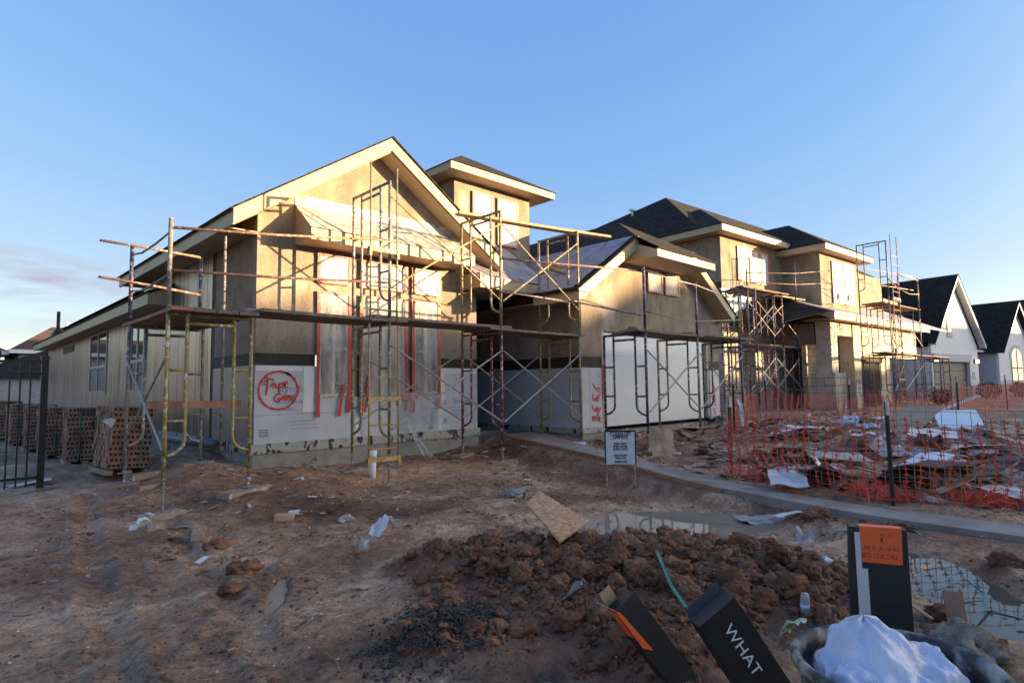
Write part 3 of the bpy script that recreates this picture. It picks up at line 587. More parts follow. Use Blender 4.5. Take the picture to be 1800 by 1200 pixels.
def window(house, x0, x1, z0, z1, y, mull=None, rail=None, fm=vinyl, film=plastic, tape=red_tape, tw=.045, depth=.07, ax='y'):
    """frame > glass pane; film of plastic and tape over it. Front faces -y"""
    f = MB(); fw = .045
    f.box(x0, x0+fw, y-.035, y+.03, z0, z1); f.box(x1-fw, x1, y-.035, y+.03, z0, z1); f.box(x0+fw, x1-fw, y-.035, y+.03, z1-fw, z1); f.box(x0+fw, x1-fw, y-.035, y+.03, z0, z0+fw)
    if rail: f.box(x0+fw, x1-fw, y-.032, y+.02, rail-.025, rail+.025)
    if mull: f.box(mull-.03, mull+.03, y-.033, y+.025, z0+fw, z1-fw)
    fo = f.build('window', fm, house)
    MB().box(x0+fw*.6, x1-fw*.6, y-.018, y-.008, z0+fw*.6, z1-fw*.6).build('pane', glass, (fo, house))
    if film:
        def fn(u, v):
            X = x0-.02+(x1-x0+.04)*u; Z = z0-.02+(z1-z0+.04)*v
            e = min(u, 1-u, v, 1-v); k = min(1, e*8)
            return (X, y-.043-.006*k*(mnoise.noise((X*6, Z*2.2, y))+.4*mnoise.noise((X*15, Z*7, y+3)))-.004*k, Z)
        MB().grid(fn, 26, 34).build('plastic_film', film, (fo, house), smooth=True)
    if tape:
        t = MB(); yy = y-.057
        def strip(xa, za, xb, zb, wd):
            n = 7; L, Q = [], []; dx, dz = xb-xa, zb-za; ln = math.hypot(dx, dz); nx_, nz_ = -dz/ln*wd/2, dx/ln*wd/2
            for i in range(n):
                k = i/(n-1); j = .006*mnoise.noise((xa*9+k*3, za*7, i*.7)); wv = 1+.28*mnoise.noise((xb*5, k*4, za*3))
                L.append((xa+dx*k+nx_*wv+j, yy, za+dz*k+nz_*wv+j)); Q.append((xa+dx*k-nx_*wv+j, yy, za+dz*k-nz_*wv+j))
            t.add(L+Q, [(i, i+1, n+i+1, n+i) for i in range(n-1)])
        strip(x0-.015, z0-.02, x0-.01, z1+.03, tw*1.4); yy -= .001; strip(x1+.012, z0-.02, x1+.015, z1+.02, tw*1.4); yy -= .001
        strip(x0-.04, z1+.005, x1+.04, z1+.01, tw); yy -= .001
        if tape is not red_tape or z1-z0 < 1: strip(x0-.03, z0-.01, x1+.03, z0, tw)
        else:
            strip(x0-.012, z0-.42+RNG.random()*.06, x0-.012, z0+.05, tw*1.6); yy -= .001; strip(x1+.0, z0-.30, x1+.012, z0+.05, tw*1.6)
        t.build('red_tape_edge', tape, (fo, house))
    return fo
for x0, x1 in ((4.86, 5.44), (5.70, 6.67), (6.86, 7.48)): window(H1, x0, x1, 3.45, 3.92, YF, film=plastic_hi)
for x0, x1, ml in ((4.86, 5.44, 5.15), (5.70, 6.67, 6.18), (6.86, 7.48, 7.17)): window(H1, x0, x1, 1.42, 3.25, YF, ml, 2.27)
t = MB(); 
t.box(6.42, 6.95, YF-.072, YF-.068, 1.32, 1.41); t.build('loose_tape', red_tape, H1); MB().beam((5.24, YF-.073, 1.06), (5.33, YF-.073, 1.62), .004, .055, (1, 0, 0)).build('loose_tape', red_tape, H1); MB().beam((5.76, YF-.074, 1.12), (5.85, YF-.074, 1.78), .004, .05, (1, 0, 0)).build('loose_tape', red_tape, H1)
def hang(u, v):
    X = 6.55+.98*u; Z = 1.46-(.62+.12*math.sin(u*9))*v
    return (X+.05*v*math.sin(u*5), YF-.075-.05*v*abs(mnoise.noise((X*4, Z*3, 1)))-.02*mnoise.noise((X*11, Z*5, 2)), Z)
MB().grid(hang, 24, 18).build('loose_plastic_film', plastic_thin, H1, smooth=True)
def trail(u, v):
    X = 6.62+.1*u+.42*v*v+.12*u*v; Z = 1.05-.95*v
    return (X, YF-.07-.28*v-.03*math.sin(u*6+v*5), Z)
MB().grid(trail, 6, 16).build('loose_plastic_film', plastic_thin, H1, smooth=True)
# brow roof over the windows
BX0, BX1, BY = 4.42, 7.98, 9.26
b = MB(); b.prism([(BX0, YF-.002, 4.04), (BX0, YF-.002, 4.74), (BX0, BY+.03, 4.215), (BX0, BY+.03, 4.04)], (.05, 0, 0)); b.prism([(BX1-.05, YF-.002, 4.04), (BX1-.05, YF-.002, 4.74), (BX1-.05, BY+.03, 4.215), (BX1-.05, BY+.03, 4.04)], (.05, 0, 0))
b.box(BX0-.003, BX1+.003, BY, BY+.03, 4.03, 4.225); b.box(BX0+.05, BX1-.05, BY+.03, YF-.002, 4.045, 4.065)
b.build('brow_fascia', cream, H1)
def brow(u, v):
    X = BX0-.02+(BX1-BX0+.04)*u; Y = BY-.01+(YF-BY+.005)*v
    return (X, Y, 4.235+.515*v+.018*mnoise.noise((X*3, Y*4, 1))+.012*mnoise.noise((X*9, Y*9, 1)))
MB().grid(brow, 60, 10).build('brow_roof', dirty_sheet, H1, smooth=True)
MB().box(BX0-.01, BX1+.2, YF-.012, YF-.003, 4.70, 4.94).build('wall_flashing', dirty_sheet, H1)

def rake(b, p, q, drop=.25, t=.04):
    """fascia board hung below the roof edge from p to q, standing in a plane of constant y"""
    p, q = Vector(p), Vector(q)
    b.prism([p, q, q-Vector((0, 0, drop)), p-Vector((0, 0, drop))], (0, t, 0))
def slab(b, pts, t=.035):
    b.prism([Vector(p) for p in pts], (0, 0, -t))
# front gable roof
YR = 9.45
r = MB(); slab(r, [(6.1, YR-.03, RH+.03), (6.1, 17, RH+.03), (8.98, 17, RH+.03-.675*2.88), (8.98, YR-.03, RH+.03-.675*2.88)])
slab(r, [(RX-.05, YR-.03, RH+.03-.675*2.91), (RX-.05, 17.2, RH+.03-.675*2.91), (6.1, 17.2, RH+.03), (6.1, YR-.03, RH+.03)]); ro = r.build('gable_roof', shingle, H1)
f = MB(); rake(f, (RX, YR, RH-.675*2.86), (6.1, YR, RH)); rake(f, (6.1, YR, RH), (8.95, YR, RH-.675*2.85)); f.build('rake_fascia', cream, H1)
f = MB(); f.box(RX, RX+.04, YR+.04, 17.2, RZ-.25, RZ-.005); f.build('eave_fascia', cream, H1)
s = MB(); s.prism([(RX+.04, YR+.04, RZ-.24), (6.1, YR+.04, RH-.275), (6.1, YF-.003, RH-.275), (RX+.04, YF-.003, RZ-.24)], (0, 0, .02)); s.prism([(6.1, YR+.04, RH-.275), (8.95, YR+.04, RH-.275-.675*2.85), (8.95, YF-.003, RH-.275-.675*2.85), (6.1, YF-.003, RH-.275)], (0, 0, .02))
s.box(RX+.04, XL-.003, YF, 17.2, RZ-.22, RZ-.20); s.build('soffit', soffit_m, H1)
# long low wing behind, foil faced
b = MB(); b.box(XL, XL+.15, 12.05, 34, SLAB-.02, 3.62); b.box(XL, XL+.15, 12.05, 17.2, 3.62, 4.3); b.box(XL, XR+1, 33.9, 34, SLAB, 3.6)
b.build('foil_wall', foil, H1)
for (y0, y1) in ((21.3, 23.9), (16.9, 18.3)):
    f = MB(); x = XL-.03; z0, z1 = 1.5, 3.42; ym = (y0+y1)/2
    for ya, yb in ((y0, y0+.08), (ym-.05, ym+.05), (y1-.08, y1)): f.box(x, XL-.002, ya, yb, z0, z1)
    for za, zb in ((z0, z0+.08), (2.28, 2.36), (z1-.08, z1)): f.box(x+.003, XL-.004, y0+.08, ym-.05, za, zb); f.box(x+.003, XL-.004, ym+.05, y1-.08, za, zb)
    fo = f.build('window', tan_vinyl, H1); MB().box(XL-.012, XL-.006, y0+.04, y1-.04, z0+.04, z1-.04).build('pane', glass, (fo, H1))
b = MB(); b.box(XL-.02, XL-.003, 27.2, 29.6, 3.05, 3.30); b.build('wall_vent', ink, H1)
r = MB(); slab(r, [(3.25, 14.55, 3.70), (3.25, 34.5, 3.70), (9.5, 34.5, 3.70+.42*6.25), (9.5, 14.55, 3.70+.42*6.25)], .04); r.build('wing_roof', shingle, H1)
f = MB(); f.box(3.28, 3.32, 14.6, 34.4, 3.42, 3.66); f.prism([(3.32, 14.6, 3.42), (3.77, 14.6, 3.42), (3.77, 14.6, 3.85), (3.32, 14.6, 3.67)], (0, .04, 0)); f.build('wing_fascia', cream, H1)
f = MB(); f.box(3.32, XL-.003, 14.64, 34.4, 3.44, 3.46); f.build('wing_soffit', soffit_m, H1)
f = MB(); f.tube([(3.55, 29.5, 3.8), (3.55, 29.5, 4.75)], .06); f.tube([(3.55, 29.5, 3.8), (3.55, 29.5, 4.05)], [.22, .08]); f.build('vent_pipe', felt_band, H1)
# tower over the entry
TX0, TX1, TY = 8.84, 11.43, 11.0
b = MB(); b.box(TX0, TX1, TY, 13.6, 3.9, 6.62); b.build('tower_wall', stucco, H1)
ex0, ex1, ey0, ey1 = 8.35, 11.92, 10.5, 14.1
f = MB(); f.box(ex0, ex1, ey0, ey0+.035, 6.58, 6.745); f.box(ex0, ex0+.035, ey0+.035, ey1, 6.58, 6.745); f.box(ex1-.035, ex1, ey0+.035, ey1, 6.58, 6.745); f.build('tower_fascia', cream, H1)
MB().box(ex0+.035, ex1-.035, ey0+.035, ey1, 6.60, 6.62).build('tower_soffit', soffit_m, H1)
mx, my = (ex0+ex1)/2, (ey0+ey1)/2
r = MB(); e = .04; P4 = [(ex0-e, ey0-e, 6.75), (ex1+e, ey0-e, 6.75), (ex1+e, ey1+e, 6.75), (ex0-e, ey1+e, 6.75)]; A = (mx, my, 7.86)
r.add(P4+[A], [(0, 1, 4), (1, 2, 4), (2, 3, 4), (3, 0, 4), (3, 2, 1, 0)]); r.build('tower_roof', shingle, H1)
for x0, x1 in ((9.42, 10.02), (10.26, 10.92)): window(H1, x0, x1, 5.18, 6.36, TY, None, 5.8, film=plastic_hi, tape=pink_tape)
# entry: shed roof up to the tower, dark recess below
EY = 9.3
def eroof(u, v):
    X = 8.1+2.4*u; Y = EY+(TY-EY)*v
    return (X, Y, 3.88+1.22*v+.025*mnoise.noise((X*3, Y*3, 2)))
r = MB(); r.grid(eroof, 20, 16); r.build('entry_roof', underlay, H1, smooth=True)
f = MB(); f.box(8.2, 10.3, EY, EY+.035, 3.64, 3.86); f.box(8.16, 8.2, EY, YF-.003, 3.64, 3.95); f.box(8.2, 10.2, EY+.035, 11.9, 3.66, 3.68); f.build('entry_fascia', cream, H1)
MB().box(8.25, 9.2, EY-.012, EY-.002, 3.83, 3.88).build('red_tape_edge', red_tape, H1)
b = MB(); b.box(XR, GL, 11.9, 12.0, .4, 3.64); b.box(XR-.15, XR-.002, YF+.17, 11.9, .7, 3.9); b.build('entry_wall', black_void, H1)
# garage
b = MB().mat(stucco)
jz = 4.80
b.prism([(GL, YG, 2.2), (11.05, YG, 2.2), (11.05, YG, 2.80), (15.93, YG, 2.80), (15.93, YG, 2.2), (GR, YG, 2.2), (GR, YG, 3.55), (14.95, YG, 4.74), (11.6, YG, 4.74), (GL, YG, 3.88)][::-1], (0, .15, 0))
b.box(GL, GL+.15, YG+.15, 11.9, 2.2, 3.8); b.box(GR-.15, GR, YG+.15, 33, .6, 3.6)
b.build('garage_wall', stucco, H1)
MB().box(GL+.02, 11.03, YG+.012, YG+.14, 1.95, 2.2).build('felt_strip', felt_band, H1); MB().box(15.95, GR-.02, YG+.012, YG+.14, 1.95, 2.2).build('felt_strip', felt_band, H1); MB().box(GL+.012, GL+.14, YG+.15, 11.9, 1.95, 2.2).build('felt_strip', felt_band, H1)
MB().box(GL+.25, 10.98, YG-.012, YG+.02, .62, 1.95).build('foam_board', foam, H1); MB().box(GL-.01, GL+.245, YG-.01, YG+.02, .62, 1.95).build('foam_board', foam, H1); MB().box(GL-.012, GL+.02, YG+.02, 11.9, .62, 1.95).build('foam_board', foam, H1); MB().box(16.05, GR-.1, YG-.012, YG+.02, .62, 1.95).build('foam_board', foam, H1)
w = MB(); text_mesh('S', .16, (10.82, YG-.016, 1.72), X_, Z_, w); text_mesh('ra', .07, (10.8, YG-.016, 1.86), X_, Z_, w); w.build('printed_words', blue_ink, H1)
g = MB(); O = (10.62, YG-.018, .62)
strokes(g, [[(-.0, .98), (.12, .86), (.24, .78)], [(.16, .88), (.27, .86), (.29, .74), (.22, .70)], [(.02, .76), (.0, .62), (.04, .58)], [(.12, .66), (.07, .62), (.11, .58), (.14, .66), (.13, .57)], [(.17, .72), (.20, .56)], [(.14, .66), (.25, .66)],
            [(-.02, .50), (.02, .36), (.06, .47), (.09, .34)], [(.12, .42), (.09, .38), (.14, .36), (.15, .44)], [(.18, .45), (.19, .28), (.15, .26)], [(.22, .42), (.24, .34), (.28, .44)], [(.0, .26), (-.02, .16), (.03, .13), (.06, .22), (.0, .25)], [(.10, .25), (.11, .13), (.16, .25), (.17, .12)], [(.20, .18), (.27, .20), (.24, .26), (.20, .19), (.26, .10)]], O, X_, Z_, .035, (0, -1, 0))
g.build('spray_paint_writing', spray, H1); g = MB(); O = (16.12, YG-.018, .62)
strokes(g, [[(.05, .92), (.12, .74), (.2, .86), (.26, .7)], [(.06, .66), (.1, .52), (.2, .64), (.22, .5)], [(.05, .45), (.24, .42), (.1, .34), (.26, .32)], [(.1, .25), (.2, .05)], [(.15, .9), (.18, .45)]], O, X_, Z_, .045, (0, -1, 0))
g.build('spray_paint_writing', spray, H1)
MB().box(10.985, 11.03, YG-.03, YG-.013, 1.25, 2.02).build('loose_tape', red_tape, H1)
d = MB(); DX0, DX1, DZ0, DZ1 = 11.08, 15.9, .60, 2.78
d.box(DX0, DX1, YG+.06, YG+.10, DZ0, DZ1)
n = 4; hh = (DZ1-DZ0)/n
for i in range(n):
    z0 = DZ0+i*hh+.012; z1 = z0+hh-.024; d.box(DX0+.005, DX1-.005, YG+.048, YG+.0601, z0, z1)
    for j in range(8):
        xa = DX0+.06+j*(DX1-DX0-.12)/8+.03; xb = xa+(DX1-DX0-.12)/8-.06
        for q in range(7):
            xx = xa+(xb-xa)*q/6.6; d.box(xx, xx+.032, YG+.0462, YG+.0481, z0+.07, z1-.07)
        d.box(xa-.015, xb+.015, YG+.0445, YG+.0482, z0+.045, z0+.06); d.box(xa-.015, xb+.015, YG+.0445, YG+.0482, z1-.06, z1-.045)
d.build('garage_door', white_door, H1)
f = MB(); f.box(15.9, 15.99, YG-.01, YG+.1, .6, 2.8); f.box(11.0, 11.08, YG-.01, YG+.1, .6, 2.8); f.build('door_trim', pm('tan door trim', (.34, .28, .19), (.38, .31, .21), 3, .6), H1)
# garage roof: clipped gable
GY, GXL, GXR, GXC, GRH = 7.91, 9.74, 16.8, 13.27, 5.93; sl_ = .652
gzf = lambda x: GRH-sl_*abs(x-GXC)
r = MB(); cl = 1.38                                   # half width of the clip at the front
zc = gzf(GXC-cl)
slab(r, [(9.62, GY-.03, gzf(9.62)+.03), (GXC-cl, GY-.03, zc+.03), (GXC, 9.4, GRH+.03), (GXC, 26, GRH+.03), (9.62, 26, gzf(9.62)+.03)])
slab(r, [(16.9, GY-.03, gzf(16.9)+.03), (16.9, 26, gzf(16.9)+.03), (GXC, 26, GRH+.03), (GXC, 9.4, GRH+.03), (GXC+cl, GY-.03, zc+.03)])
ze = 4.70
slab(r, [(GXC-cl-.03, 7.31, ze+.02), (GXC+cl+.03, 7.31, ze+.02), (GXC+cl+.01, GY-.02, zc+.034), (GXC, 9.4, GRH+.036), (GXC-cl-.01, GY-.02, zc+.034)]); r.build('garage_roof', shingle, H1)
f = MB(); rake(f, (GXL, GY, gzf(GXL)), (GXC-cl+.1, GY, gzf(GXC-cl+.1)), .27); rake(f, (GXC+cl-.1, GY, gzf(GXC+cl-.1)), (GXR, GY, gzf(GXR)), .27)
f.box(GXC-cl, GXC+cl, 7.35, 7.39, ze-.19, ze-.01)
for xx in (GXC-cl, GXC+cl-.04): f.prism([(xx, 7.39, ze-.19), (xx, 7.39, ze-.02), (xx, GY+.3, zc-.02), (xx, YG-.003, zc-.02), (xx, YG-.003, ze-.19)], (.04, 0, 0))
f; f.build('rake_fascia', cream, H1)
f = MB(); f.prism([(GXC-cl+.04, 7.39, ze-.185), (GXC+cl-.04, 7.39, ze-.185), (GXC+cl-.04, YG-.003, ze-.185), (GXC-cl+.04, YG-.003, ze-.185)], (0, 0, .02))
for sgn in (-1, 1):
    xa, xb = GXC+sgn*cl, GXC+sgn*3.53
    f.prism([(xa, GY+.04, gzf(xa)-.28), (xb, GY+.04, gzf(xb)-.28), (xb, YG-.003, gzf(xb)-.28), (xa, YG-.003, gzf(xa)-.28)], (0, 0, .02))
f.box(9.76, GL-.003, YG, 11.9, 3.40, 3.42); f.build('soffit', soffit_m, H1)
f = MB(); f.box(9.70, 9.74, GY, EY-.05, 3.36, 3.60); f.box(16.8, 16.84, GY, 26, 3.36, 3.58); f.build('eave_fascia', cream, H1)
def gund(u, v):
    X = 9.66+2.3*u; Y = 8.05+3.6*v-(.25*v*u); 
    return (X, Y, gzf(X)+.05+.014*abs(mnoise.noise((X*3, Y*3, 5)))+.01*mnoise.noise((X*8, Y*8, 5)))
MB().grid(gund, 30, 34).build('roof_underlayment', underlay, H1, smooth=True)
for x0, x1, z0, z1 in ((13.0, 13.60, 3.93, 4.50), (13.80, 14.42, 3.93, 4.50)): window(H1, x0, x1, z0, z1, YG, film=plastic_hi, tape=pink_tape)
# main roof behind
r = MB(); r.add([(4.2, 13.4, 4.45), (18.0, 13.4, 3.6), (18.0, 34.5, 3.6), (4.2, 34.5, 4.45), (9.5, 19.5, 6.35), (12.5, 19.5, 6.35), (9.5, 28, 6.35), (12.5, 28, 6.35)], [(0, 1, 5, 4), (1, 2, 7, 5), (2, 3, 6, 7), (3, 0, 4, 6), (4, 5, 7, 6), (3, 2, 1, 0)]); r.build('main_roof', shingle, H1)
# boards lying on the garage roof
def loose_beam(name, label, cat, p, q, w, h, m, group=None):
    p, q = Vector(p), Vector(q); b = MB(); b.beam(p, q, w, h); o = b.build(name, m, loc=(p+q)/2); tag(o, label, cat, group); return o
for (a, c, lab) in (((10.75, 9.3), (11.35, 10.35), 'upper of two pine boards lying on the grey garage roof sheet'), ((10.4, 8.9), (10.95, 9.9), 'lower of two pine boards lying on the grey garage roof sheet')):
    loose_beam('roof_board', lab, 'board', (a[0], a[1], gzf(a[0])+.11), (c[0], c[1], gzf(c[0])+.11), .09, .06, lumber_x, 'boards on the garage roof')
# ------------------------------------------------------------------ scaffolds
def frame(th, a, b, z0, h, m, inner=.27, r=.026, name='frame', reach=.0):
    """mason's end frame: two legs, top bar, hooped inner legs, short rungs"""
    a, b = Vector((a[0], a[1], 0)), Vector((b[0], b[1], 0)); d = (b-a); L = d.length; d.normalize()
    P = lambda t, z: (a.x+d.x*t, a.y+d.y*t, z)
    mb = MB(); zt = z0+h
    mb.tube([P(0, z0), P(0, zt)], r); mb.tube([P(L, z0), P(L, zt)], r); mb.tube([P(0, zt-.02), P(L, zt-.02)], r)
    mb.tube([P(inner, zt-.13), P(L-inner, zt-.13)], r*.85)
    for s in (0, 1):
        t0, t1 = (0, inner) if s == 0 else (L, L-inner); zc = z0+.34
        c = [P(t1, zt-.03), P(t1, zc+.18)]+[P(t1+(t0-t1)*(1-math.cos(q)), zc+.18-.18*math.sin(q)) for q in (.35, .7, 1.05, 1.3)]+[P(t0, zc-.005)]
        mb.tube(c, r*.85, 7)
        for k in (.36, .66): mb.tube([P(t0, z0+h*k), P(t1, z0+h*k)], r*.7, 6)
        for k in (.2, .5, .8): mb.tube([P(t0, z0+h*k), (P(t0, 0)[0]-.05, P(t0, 0)[1]-.02, z0+h*k)], .007, 5)
    return mb.build(name, m, th, smooth=True)
def jack(th, x, y, zt, plate=True):
    g = ground(x, y)+.045; mb = MB(); mb.tube([(x, y, g), (x, y, zt+.02)], .019); mb.tube([(x, y, zt-.045), (x, y, zt-.02)], .034); mb.tube([(x-.09, y, zt-.05), (x+.09, y+.02, zt-.05)], .008, 5)
    mb.box(x-.075, x+.075, y-.075, y+.075, g, g+.008); mb.build('base_jack', grey, th)
def brace(th, p, q, m=None, name='cross_brace', r=.016):
    MB().tube([p, q], r, 6).build(name, m or brace_m, th)
def rail(th, pts, m, name='guard_rail', r=.019):
    MB().tube(pts, r, 7).build(name, m, th, smooth=True)
def post(th, x, y, z0, z1, m, name='guard_post', r=.027):
    MB().tube([(x, y, z0), (x, y, z1)], r).build(name, m, th, smooth=True)
def plank(label, p, q, w=.25, h=.042, m=plank_m, group=None, name='scaffold_plank', sag=.012, up=(0, 0, 1), rot=0.0):
    p, q = Vector(p), Vector(q); mb = MB(); n = 6; d = (q-p).normalized(); side = d.cross(Vector(up)).normalized(); U = side.cross(d)
    vs = []
    for i in range(n+1):
        c = p.lerp(q, i/n)-Vector((0, 0, sag*math.sin(math.pi*i/n))); 
        vs += [c-side*w/2-U*h/2, c+side*w/2-U*h/2, c+side*w/2+U*h/2, c-side*w/2+U*h/2]
    fs = [(0, 1, 2, 3), (n*4+3, n*4+2, n*4+1, n*4)]
    for i in range(n):
        for k in range(4): fs.append((i*4+k, (i+1)*4+k, (i+1)*4+(k+1) % 4, i*4+(k+1) % 4))
    mb.add(vs, fs)
    Rz = Matrix.Rotation(R(rot), 3, 'Z'); mb.v = [tuple(Rz @ Vector(v)) for v in mb.v]
    o = mb.build(name, m, loc=Rz @ ((p+q)/2)); return tag(o, label, 'plank', group)
PADS = 'boards under the scaffold feet'
def pad(label, x, y, w, l, ang, m=pad_m):
    z = max(ground(x+dx, y+dy) for dx in (-.15, 0, .15) for dy in (-.06, 0, .06))
    mb = MB(); mb.box(-l/2, l/2, -w/2, w/2, -.05, .03); c, s = math.cos(R(ang)), math.sin(R(ang))
    mb.v = [(x+vx*c-vy*s, y+vx*s+vy*c, z+vz+.014*vx) for vx, vy, vz in mb.v]
    return tag(mb.build('foot_board', m, loc=(x, y, z)), label, 'board', PADS)

# corner tower
S = Thing('scaffold', 'yellow and blue scaffold tower standing at the left corner of the house', 'scaffold', (2.6, 9.2, .1), group='scaffolds')
x0, x1, yA, yB, zt = 2.07, 3.08, 10.2, 8.2, 2.52
frame(S, (x0, yB), (x1, yB), .42, zt-.42, yellow, inner=.22); frame(S, (x0, yA), (x1, yA), .42, zt-.42, grey, inner=.22)
for x, y in ((x0, yB), (x1, yB), (x0, yA), (x1, yA)): jack(S, x, y, .42)
post(S, x0, yB, zt, 3.70, grey); post(S, x0, yA, zt, 3.70, blue); post(S, x1-.06, yA, zt, 3.66, blue); post(S, 3.35, 10.1, .6, 4.05, grey, 'upright_tube', .022)
brace(S, (x0, yB+.01, 1.98), (x0, yA-.01, .86)); brace(S, (x0-.02, yB+.01, .84), (x0-.02, yA-.01, 1.99))
rail(S, [(1.66, yA-.03, 3.72), (2.3, yA-.03, 3.70), (3.0, yA-.03, 3.66)], rusty); rail(S, [(1.66, yA-.03, 3.19), (2.3, yA-.03, 3.14), (3.02, yA-.03, 3.06)], rusty)
rail(S, [(x0+.03, yB, 3.56), (x0, 8.9, 3.50), (x0, 9.6, 3.50), (x0+.02, yA, 3.58)], grey, r=.015); rail(S, [(x0+.03, yB, 3.02), (x0, 8.8, 2.97), (x0, 9.5, 2.95), (x0+.02, yA, 3.03)], grey, r=.015)
rail(S, [(x0+.03, yB-.03, 3.58), (3.4, yB-.06, 3.70), (5.3, yB-.12, 3.92)], rusty); rail(S, [(x0+.03, yB-.03, 3.04), (3.4, yB-.06, 3.10), (5.2, yB-.12, 3.22)], rusty)
mb = MB(); mb.beam((1.9, yB+.12, 1.38), (3.0, yB+.12, 1.36), .04, .09); mb.build('foot_rail', plank_w, S)
G = 'planks of the corner tower'
plank('red brown outer plank laid front to back on the corner scaffold tower', (x0+.1, 7.95, zt+.03), (x0+.1, 10.55, zt+.03), .25, .045, plank_w, G)
for k in range(3): plank(['plank beside the red brown outer plank of the corner tower', 'middle plank of the corner tower deck', 'innermost plank of the corner tower deck by the wall'][k], (x0+.37+.27*k, 8.0, zt+.03), (x0+.37+.27*k, 10.5, zt+.03), .25, .045, plank_m, G)
plank('short loose plank lying crosswise on top of the corner tower deck', (2.35, 8.35, zt+.075), (3.2, 8.55, zt+.08), .24, .04, plank_m, G)
def mortar_board():
    mb = MB(); mb.box(3.05, 3.6, 8.5, 9.0, zt+.10, zt+.13); mb.v = [(x, y, z+.05*(x-3.2)) for x, y, z in mb.v]
    t = Thing('mortar_board', 'square mortar board with dried cement on the corner scaffold deck', 'board', (3.3, 8.7, zt+.1)); mb.build('board', plank_m, t)
    def f(u, v): X = 3.1+.45*u; Y = 8.55+.4*v; e = min(u, 1-u, v, 1-v); return (X, Y, zt+.132+.05*(X-3.2)+.05*min(1, e*5)*(1+.5*mnoise.noise((X*7, Y*7, 0))))
    MB().grid(f, 10, 10).build('dried_mortar', pm('dried mortar', (.17, .17, .14), (.30, .29, .25), 9, .95, bump=.5), t)
mortar_board()

# front scaffold along the front room and entry
S = Thing('scaffold', 'tall two lift scaffold before the front windows and entry, with red, blue and yellow legs', 'scaffold', (7.4, 8.6, .1), group='scaffolds')
FX = (5.12, 7.52, 9.78); yS, yW = 8.0, 9.13; z0, zm, zt2 = .46, 2.58, 4.84
cols = [((grey, yellow), (grey, olive)), ((redp, redp), (olive, olive)), ((olive, yellow), (olive, olive))]
for i, x in enumerate(FX):
    frame(S, (x, yW), (x, yS), z0, zm-z0, [olive, redp, yellow][i]); frame(S, (x, yW), (x, yS), zm+.005, zt2-zm, [grey, olive, olive][i])
    jack(S, x, yS, z0); jack(S, x, yW, z0)
for i in (0, 1):
    xa, xb = FX[i]+.02, FX[i+1]-.02
    for (za, zb) in ((z0+.45, z0+1.75), (z0+1.75, z0+.45)): brace(S, (xa, yS-.03-.01*(za < zb), za), (xb, yS-.03-.01*(za < zb), zb))
    for (za, zb) in ((zm+.55, zm+2.0), (zm+2.0, zm+.55)): brace(S, (xa, yS-.03-.01*(za < zb), za), (xb, yS-.03-.01*(za < zb), zb), olive)
    for (za, zb) in ((z0+.45, z0+1.75), (z0+1.75, z0+.45)): brace(S, (xa, yW+.03+.01*(za < zb), za), (xb, yW+.03+.01*(za < zb), zb))
rail(S, [(7.5, yS-.06, 3.92), (8.6, yS-.35, 3.93), (9.9, 6.6, 3.80)], rusty); rail(S, [(9.2, yS-.06, 3.30), (9.75, yS-.1, 3.28), (10.0, 6.6, 2.92)], grey)
rail(S, [(7.5, yS-.05, 3.3), (9.7, yS-.05, 3.28)], grey)
G = 'planks of the front scaffold deck'
LB = [('outer left deck plank of the front scaffold, running from the corner to the ladder', 3.15, 5.45, 8.1), ('second left deck plank of the front scaffold, between tower and ladder', 3.0, 5.4, 8.38), ('left deck plank of the front scaffold nearest the window wall', 3.3, 5.5, 8.66),
      ('outer middle deck plank crossing before the window right of the ladder', 4.85, 7.8, 8.13), ('second middle deck plank, behind the ladder and red leg', 4.9, 7.7, 8.40), ('middle deck plank nearest the windows', 4.95, 7.6, 8.70),
      ('outer right deck plank before the dark entry', 7.25, 9.98, 8.12), ('second right deck plank before the dark entry', 7.2, 9.9, 8.40), ('right deck plank nearest the dark entry', 7.3, 9.95, 8.69)]
for i, (lb, xa, xb, y) in enumerate(LB): plank(lb, (xa, y, zm+.035+(.046 if 3 <= i < 6 else 0)), (xb, y, zm+.035+(.046 if 3 <= i < 6 else 0)), .26, .044, plank_m, G)
plank('pine plank laid high across the top of the front scaffold before the tower', (7.1, 8.75, zt2+.03), (10.75, 7.9, zt2+.01), .2, .045, lumber, None)
# ladders clipped to the scaffold
def ladder(label, xa, xb, y, za, zb, m, rungs=.36, foot=True, rot=0.0, group='scaffold ladders'):
    t = Thing('ladder', label, 'ladder', ((xa+xb)/2, y, za), rot, group)
    for x in (xa, xb): MB().tube([(x, y, za), (x, y, zb)], .014, 7).build('side_rail', m, t, smooth=True)
    k = za+.18
    while k < zb-.5: MB().tube([(xa, y, k), (xb, y, k)], .012, 6).build('rung', m, t); k += rungs
    for k in ([za+.03] if foot else [])+[za+(zb-za)*.45]:
        mb = MB(); mb.box(xa-.03, xb+.03, y-.02, y+.012, k-.035, k+.035); mb.box(xa-.03, xa+.01, y-.03, y+.05, k-.11, k+.03); mb.box(xb-.01, xb+.03, y-.03, y+.05, k-.11, k+.03); mb.build('clamp_bar', m, t)
ladder('orange yellow ladder clipped to the front scaffold, its foot near the white pipe', 4.68, 5.19, 7.86, .46, 2.52, ladder_m)
ladder('upper rusty yellow ladder clipped above the orange one on the front scaffold', 4.70, 5.17, 7.87, 2.56, 5.02, olive, foot=False)

